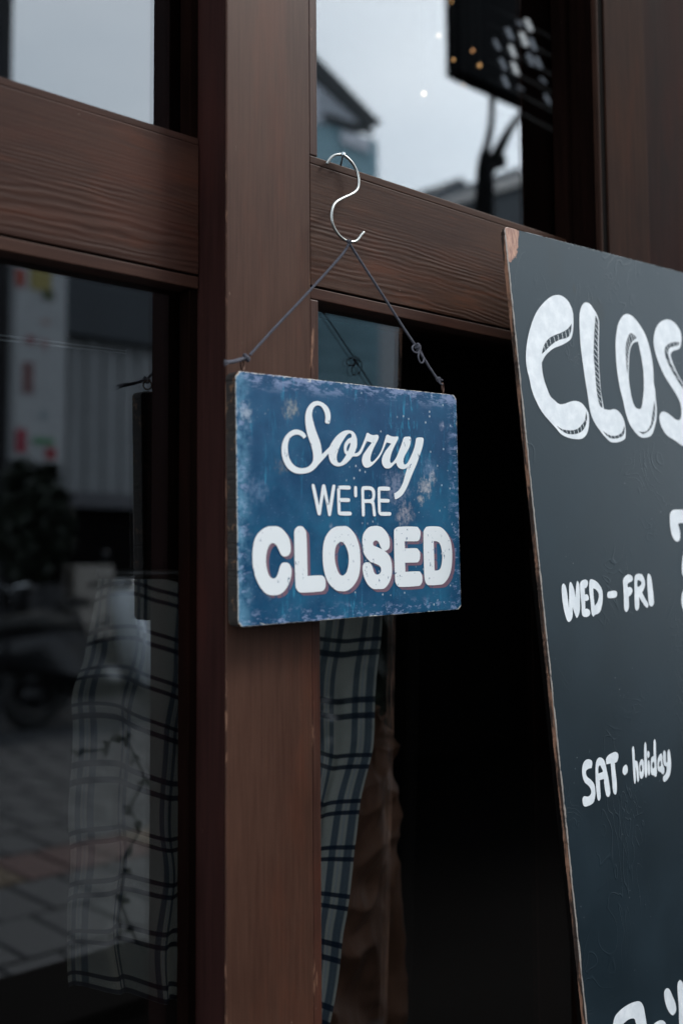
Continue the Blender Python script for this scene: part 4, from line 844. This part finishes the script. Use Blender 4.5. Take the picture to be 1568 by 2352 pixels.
# bicycles
m_rub = simple('rubber', (.012, .012, .012), .7); m_fr = simple('bike_frame', (.02, .02, .022), .35, .3); m_chr = simple('mudguard_steel', (.6, .62, .64), .25, .9); m_bask = simple('basket_wire', (.16, .16, .17), .5, .6)
def circ(cx, cz, r, y=0, a0=0, a1=360, n=28): return [Vector((cx + r * math.cos(math.radians(a0 + (a1 - a0) * k / n)), y, cz + r * math.sin(math.radians(a0 + (a1 - a0) * k / n)))) for k in range(n + 1)]
def bicycle(loc, rz, label):
    e = empty('bicycle', (0, 0, 0)); tag(e, label, 'bicycle', 'bicycles parked across the street')
    for cx in (0, 1.02):
        wh = tube('wheel', circ(cx, .33, .315), .018, m_rub, e, 6)
        bm = bmesh.new(); [add_tube(bm, [Vector((cx, 0, .33)), p], .0022, 4) for p in circ(cx, .33, .31, 0, 0, 360, 18)[:-1]]; add_tube(bm, [Vector((cx, -.05, .33)), Vector((cx, .05, .33))], .02, 8)
        bm_obj('spokes', bm, m_fr, wh)
        tube('mudguard', circ(cx, .33, .35, 0, 20 if cx == 0 else 5, 190 if cx == 0 else 130), .022, m_fr, e, 6)
    bm = bmesh.new()
    for a, b, r in (((.47, 0, .30), (.30, 0, .82), .016), ((.47, 0, .30), (.86, 0, .78), .02), ((.38, 0, .62), (.85, 0, .84), .014), ((0, .05, .33), (.47, .03, .30), .01), ((0, -.05, .33), (.47, -.03, .30), .01), ((0, .05, .33), (.34, .02, .70), .008), ((0, -.05, .33), (.34, -.02, .70), .008),
                    ((.84, 0, .90), (.88, 0, .74), .02), ((.88, .05, .74), (1.02, .05, .33), .012), ((.88, -.05, .74), (1.02, -.05, .33), .012)):
        add_tube(bm, [a, b], r, 8)
    bm_obj('frame', bm, m_fr, e)
    tube('handlebar', crom([Vector(p) for p in ((.62, -.28, 1.02), (.80, -.25, 1.04), (.84, -.08, 1.0), (.83, 0, .94), (.84, .08, 1.0), (.80, .25, 1.04), (.62, .28, 1.02))], 4, False), .011, m_chr, e, 7)
    bm = bmesh.new(); add_prism(bm, [Vector(p) for p in ((.14, -.09, .84), (.14, .09, .84), (.30, .05, .86), (.42, .02, .86), (.42, -.02, .86), (.30, -.05, .86))], (0, 0, .05)); bm_obj('saddle', bm, m_rub, e)
    bm = bmesh.new()
    for k in range(9):
        z = .78 + k * .03; a = .93 - k * .002; b = 1.22 + k * .006
        add_tube(bm, [Vector(p) for p in ((a, -.15, z), (b, -.15, z), (b, .15, z), (a, .15, z), (a, -.15, z))], .003, 4)
    for k in range(7):
        for s_ in (-.15, .15): add_tube(bm, [Vector((.93 + k * .05, s_, .78)), Vector((.93 + k * .052, s_, 1.03))], .003, 4)
    bm_obj('basket', bm, m_bask, e)
    bm = bmesh.new(); add_tube(bm, circ(.47, .30, .09, .03), .006, 5); add_tube(bm, [Vector((.47, .06, .30)), Vector((.55, .1, .17))], .01, 6); add_tube(bm, [Vector((.47, -.06, .30)), Vector((.39, -.1, .43))], .01, 6); bm_obj('crank', bm, m_chr, e)
    e.location = loc; e.rotation_euler = (0, 0, rz); return e
def copy_tree(o, parent=None):
    c = o.copy(); COL.objects.link(c)
    if parent is not None: c.parent = parent
    for ch in list(o.children): copy_tree(ch, c)
    return c
p0 = V(95, 1500, 8.0)
b1 = bicycle((p0.x, p0.y, 0), 0.15, 'dark bicycle with a steel mudguard nearest the pavement, mirrored left of the curtain')
b2 = copy_tree(b1); b2.location = (p0.x - .75, p0.y - .45, 0); b2.rotation_euler = (0, 0, -.2); b2['label'] = 'dark bicycle at the left end of the parked row, partly out of the mirrored view'
b3 = copy_tree(b1); b3.location = (p0.x + .35, p0.y - .75, 0); b3.rotation_euler = (0, 0, .5); b3['label'] = 'dark bicycle farthest back, close to the kerb before the shutter'

# scooter at the head of the row
def scooter(loc, rz):
    e = empty('scooter', (0, 0, 0)); tag(e, 'dark scooter with a pale curved leg shield at the right end of the parked bicycles', 'scooter')
    for cx in (0, 1.22):
        wh = tube('wheel', circ(cx, .24, .2), .05, m_rub, e, 8); tube('hub', [Vector((cx, -.06, .24)), Vector((cx, .06, .24))], .1, m_fr, wh, 14)
    bm = bmesh.new(); add_prism(bm, [Vector(p) for p in ((-.28, -.16, .45), (-.30, -.16, .70), (.20, -.16, .74), (.45, -.16, .60), (.50, -.16, .30), (.95, -.16, .27), (.95, -.16, .20), (.35, -.16, .18), (.1, -.16, .42))], (0, .32, 0)); bmesh.ops.bevel(bm, geom=list(bm.edges), offset=.04, segments=3, affect='EDGES'); bm_obj('body', bm, m_fr, e, True)
    bm = bmesh.new(); add_prism(bm, [Vector(p) for p in ((-.32, -.14, .71), (-.30, -.14, .80), (.10, -.14, .86), (.34, -.14, .80), (.36, -.14, .72))], (0, .28, 0)); bmesh.ops.bevel(bm, geom=list(bm.edges), offset=.03, segments=3, affect='EDGES'); bm_obj('seat', bm, m_rub, e, True)
    bm = bmesh.new(); add_prism(bm, [Vector(p) for p in ((.84, -.19, .24), (.80, -.19, .60), (.70, -.19, .95), (.76, -.19, 1.02), (.90, -.19, .66), (.95, -.19, .30))], (0, .38, 0)); bmesh.ops.bevel(bm, geom=list(bm.edges), offset=.02, segments=3, affect='EDGES'); bm_obj('leg_shield', bm, simple('shield_pale', (.62, .66, .70), .3), e, True)
    tube('fork', [Vector((.80, 0, .95)), Vector((1.22, 0, .24))], .035, m_fr, e); tube('front_mudguard', circ(1.22, .24, .27, 0, 15, 150), .045, simple('guard_pale', (.3, .32, .35), .3), e, 8)
    tube('handlebar', crom([Vector(p) for p in ((.62, -.33, 1.03), (.72, -.2, 1.05), (.76, 0, 1.02), (.72, .2, 1.05), (.62, .33, 1.03))], 4, False), .018, m_rub, e)
    for s_ in (-1, 1):
        mi = tube('mirror_stalk', [Vector((.70, .24 * s_, 1.05)), Vector((.74, .30 * s_, 1.25))], .006, m_fr, e, 6); tube('mirror_glass', [Vector((.73, .30 * s_, 1.27)), Vector((.75, .30 * s_, 1.27))], .05, m_fr, mi, 12)
    bm = bmesh.new(); bmesh.ops.create_uvsphere(bm, u_segments=12, v_segments=8, radius=.08, matrix=Matrix.Translation((.84, 0, 1.0))); bm_obj('headlight', bm, m_chr, e, True)
    e.location = loc; e.rotation_euler = (0, 0, rz); return e
sp_ = V(100, 1500, 7.5); scooter((sp_.x - .08, sp_.y, 0), .05)

# teal house with gable, seen in both right-hand panes
YH = 14.0; YHr = 2 * DGR - YH
def Hh(x, y): return mirr(x, y, YH)
hs = empty('gabled_house', (Hh(800, 900).x, YHr, 0)); tag(hs, 'blue-green house with dark gable roof mirrored beside the hook', 'house')
m_teal_shade = simple('teal_shaded', (.075, .14, .165), .8, scale=1.5); m_roof = simple('roof_dark', (.025, .028, .03), .7); m_wht = simple('white_siding', (.62, .63, .68), .7)
xL, xR = Hh(560, 900).x, Hh(866, 350).x
zE = Hh(800, 302).z
box('wall', (xL, YHr - 1.6, 0), (xR, YHr, 5.6), m_teal_shade, hs)
box('upper_wall', (xL, YHr - 1.6, 5.6005), (xR, YHr + .01, zE), simple('teal_lit', (.24, .37, .42), .8, scale=.7), hs)  # same teal wall, coloured brighter as lit; the shade below is in its colour
for i in range(16):
    z = .4 + i * .32; box('wall_board', (xL, YHr + .001, z), (xR, YHr + .02, z + .26), m_teal_shade, hs)
box('canopy', (Hh(779, 312).x, YHr + .03, Hh(812, 342).z), (Hh(842, 312).x, YHr + .08, Hh(812, 312).z), m_wht, hs)
rp = [(867, 286), (730, 146), (560, -30), (540, 20), (730, 196), (836, 300)]
bm = bmesh.new(); add_prism(bm, [Hh(x, y) + Vector((0, .12, 0)) for x, y in ((868, 288), (729, 145), (560, -30), (560, 20), (729, 198), (838, 301))], (0, -1.6, 0)); bm_obj('roof', bm, m_roof, hs)
gp = [Hh(x, y) + Vector((0, .05, 0)) for x, y in ((822, 286), (729, 196), (560, 40), (560, 286))]
bm = bmesh.new(); add_prism(bm, gp, (0, -.3, 0)); bm_obj('gable', bm, m_wht, hs)
for i in range(11):
    x_ = 726 + i * 8.5; a = Hh(x_, 200 + i * 7.6); b = Hh(x_ + 4, 284)
    box('siding_batten', (a.x, YHr + .051, b.z), (b.x, YHr + .09, a.z), simple('batten_grey', (.48, .50, .54), .7), hs)
box('eave_band', (Hh(735, 286).x, YHr + .09, Hh(800, 300).z), (Hh(845, 286).x, YHr + .13, Hh(800, 286).z), m_roof, hs)
# pale wall right of it
pw = empty('pale_building', (Hh(900, 900).x, YHr, 0)); tag(pw, 'pale grey low building beside the teal house, mirrored under the window rail', 'building')
box('wall', (Hh(880, 900).x, YHr - 6, 0), (Hh(1010, 900).x, YHr - .8, Hh(900, 520).z), simple('pale_wall', (.20, .21, .22), .8), pw)
box('parapet', (Hh(880, 900).x - .05, YHr - 6.05, Hh(900, 520).z + .001), (Hh(1010, 900).x + .05, YHr - .75, Hh(900, 510).z), m_grey, pw)
# far low houses and trees on the skyline
for i, (xa_, xb_, yt, Yv, colr, lab) in enumerate(((940, 1010, 452, 34, (.10, .12, .13), 'low grey house far off, left of the forked pole'), (1010, 1095, 418, 38, (.30, .34, .37), 'far pale house just left of the forked pole'), (1128, 1166, 428, 30, (.10, .12, .14), 'far slate-coloured house right of the forked pole'),
                                                (1166, 1205, 412, 26, (.42, .46, .48), 'far pale block beside the dark window edge'), (1205, 1300, 395, 24, (.05, .055, .06), 'far dark block at the right end of the skyline'))):
    a, b = mirr(xa_, yt, Yv), mirr(xb_, yt, Yv); e = empty('far_house', (a.x, a.y, 0)); tag(e, lab, 'house', 'houses on the skyline')
    mt = simple('far_wall_%d' % i, colr, .8, scale=1)
    box('wall', (a.x, a.y - 5, 0), (b.x, a.y, a.z - .5), mt, e); bm = bmesh.new(); mx_ = (a.x + b.x) / 2
    add_prism(bm, [Vector((a.x - .2, a.y + .2, a.z - .5)), Vector((mx_, a.y + .2, a.z + .6)), Vector((b.x + .2, a.y + .2, a.z - .5))], (0, -5.4, 0)); bm_obj('roof', bm, m_dkg, e)
    for j in range(2):
        xx = a.x + (b.x - a.x) * (.2 + .4 * j); box('window', (xx, a.y + .002, a.z - 1.8), (xx + (b.x - a.x) * .18, a.y + .03, a.z - .9), m_dkg, e)
c = mirr(1180, 440, 28)
tr = empty('tree', (c.x, c.y, 0)); tag(tr, 'round dark tree on the skyline at the foot of the pale sky', 'tree')
leaf_clump('crown', (c.x, c.y, c.z - .6), (1.0, 1.0, 1.4), 900, m_leaf, tr, .22); tube('trunk', [(c.x, c.y, 0), (c.x, c.y, c.z - .6)], [.18, .1], m_black, tr, 8)

# forked pole carrying a black panel
YS = 3.2
def Sg(x, y, Yv=YS): return mirr(x, y, Yv)
pl = empty('sign_pole', (Sg(1111, 400).x, 2 * DGR - YS, 0)); tag(pl, 'forked black street pole under a large black panel, mirrored against the sky', 'street sign')
m_blk = simple('black_steel', (.004, .004, .0045), .8, 0, spec=.05)
rr = .0016
def arm(ps, rs): return tube('arm', crom([Sg(x, y, YS + o) for x, y, o in ps], 5, False), [r for r in np.interp(np.linspace(0, 1, (len(ps) - 1) * 5 + 1), np.linspace(0, 1, len(rs)), rs)], m_blk, pl, 10)
arm(((1112, 400, 0), (1112, 365, 0), (1120, 330, 0), (1128, 285, 0), (1131, 214, 0)), [.040, .028, .019, .017, .016])
arm(((1118, 395, 0), (1136, 365, 0), (1156, 325, 0), (1178, 285, 0), (1206, 252, 0)), [.036, .031, .025, .018, .015])
b0 = Sg(1112, 470); tube('pole', [Vector((b0.x, b0.y, 0)), Vector((b0.x, b0.y, b0.z)), Sg(1114, 430), Sg(1114, 385)], [.048, .047, .045, .040], m_blk, pl, 14)
box('clamp', Sg(1128, 378) - Vector((0, .03, 0)), Sg(1152, 360) + Vector((0, .03, 0)), m_blk, pl, .004)
a = Sg(1043, 171); b = Sg(1330, 168)
pn = box('panel', (a.x, a.y - .05, a.z), (b.x, a.y + .05, a.z + 1.3), m_blk, pl, .006)
# climbing twig close to the glass, mirrored over the paving
tw = empty('dry_vine', mir(290, 2200, 1.5)); tag(tw, 'thin dry vine with small leaves, mirrored in front of the plaid curtain', 'plant')
for a_, n_ in (([(292, 1700), (315, 1745), (330, 1790), (300, 1860), (322, 1900), (290, 1960), (283, 2010), (278, 2070), (275, 2160)], 1), ([(292, 1700), (262, 1690), (240, 1720), (185, 1725)], 2), ([(278, 2070), (300, 2130), (325, 2180)], 3)):
    P3 = [mir(x, y, 1.45 + .05 * math.sin(k * 2.1 + n_)) for k, (x, y) in enumerate(a_)]
    tube('stem', crom(P3, 5, False), .0018, m_black, tw, 5)
    for k, p in enumerate(P3):
        for j in range(2):
            d = Vector((random.uniform(-1, 1), random.uniform(-1, 1), random.uniform(-1, 1))) * .008; M_ = Matrix.Translation(p + d) @ Matrix.Rotation(random.uniform(0, 6), 4, 'Y'); s = random.uniform(.006, .012)
            bm = bmesh.new(); q = [bm.verts.new(M_ @ Vector(v)) for v in ((-s, 0, 0), (0, .002, s * .5), (s, 0, 0), (0, .002, -s * .5))]; bm.faces.new(q); bm_obj('leaf', bm, m_leaf, tw)
# low dark planter by the shop, close under the camera's view
pc = mir(150, 2335, 1.62); zt = pc.z
pt = empty('planter', (.94, pc.y - .15, 0)); tag(pt, 'long black planter box standing in front of the shop', 'planter')
print('PLANTER', pc)
box('trough', (.62, pc.y - .3, 0), (1.25, pc.y, zt - .05), m_gap, pt, .01)
box('soil', (.64, pc.y - .28, zt - .049), (1.23, pc.y - .02, zt - .02), m_gap, pt, .008)

# tall leafy planters standing along the front; left one unseen, added to block light
for x0, x1, y0, y1, n_, lab in ((1.95, 3.6, -.95, -.55, 2600, 'long black planter with a leafy hedge, mirrored behind the curtain at right'), (-1.9, .45, -1.0, -.6, 2600, 'unseen hedge planter added at left to keep light off the lower front')):
    hp = empty('hedge_planter', ((x0 + x1) / 2, (y0 + y1) / 2, 0)); tag(hp, lab, 'planter', 'hedge planters along the shop front')
    box('trough', (x0, y0, 0), (x1, y1, .62), m_blk, hp, .01)
    leaf_clump('foliage', ((x0 + x1) / 2, (y0 + y1) / 2, .90), ((x1 - x0) / 2, .22, .36), n_, m_leaf, hp, .06)
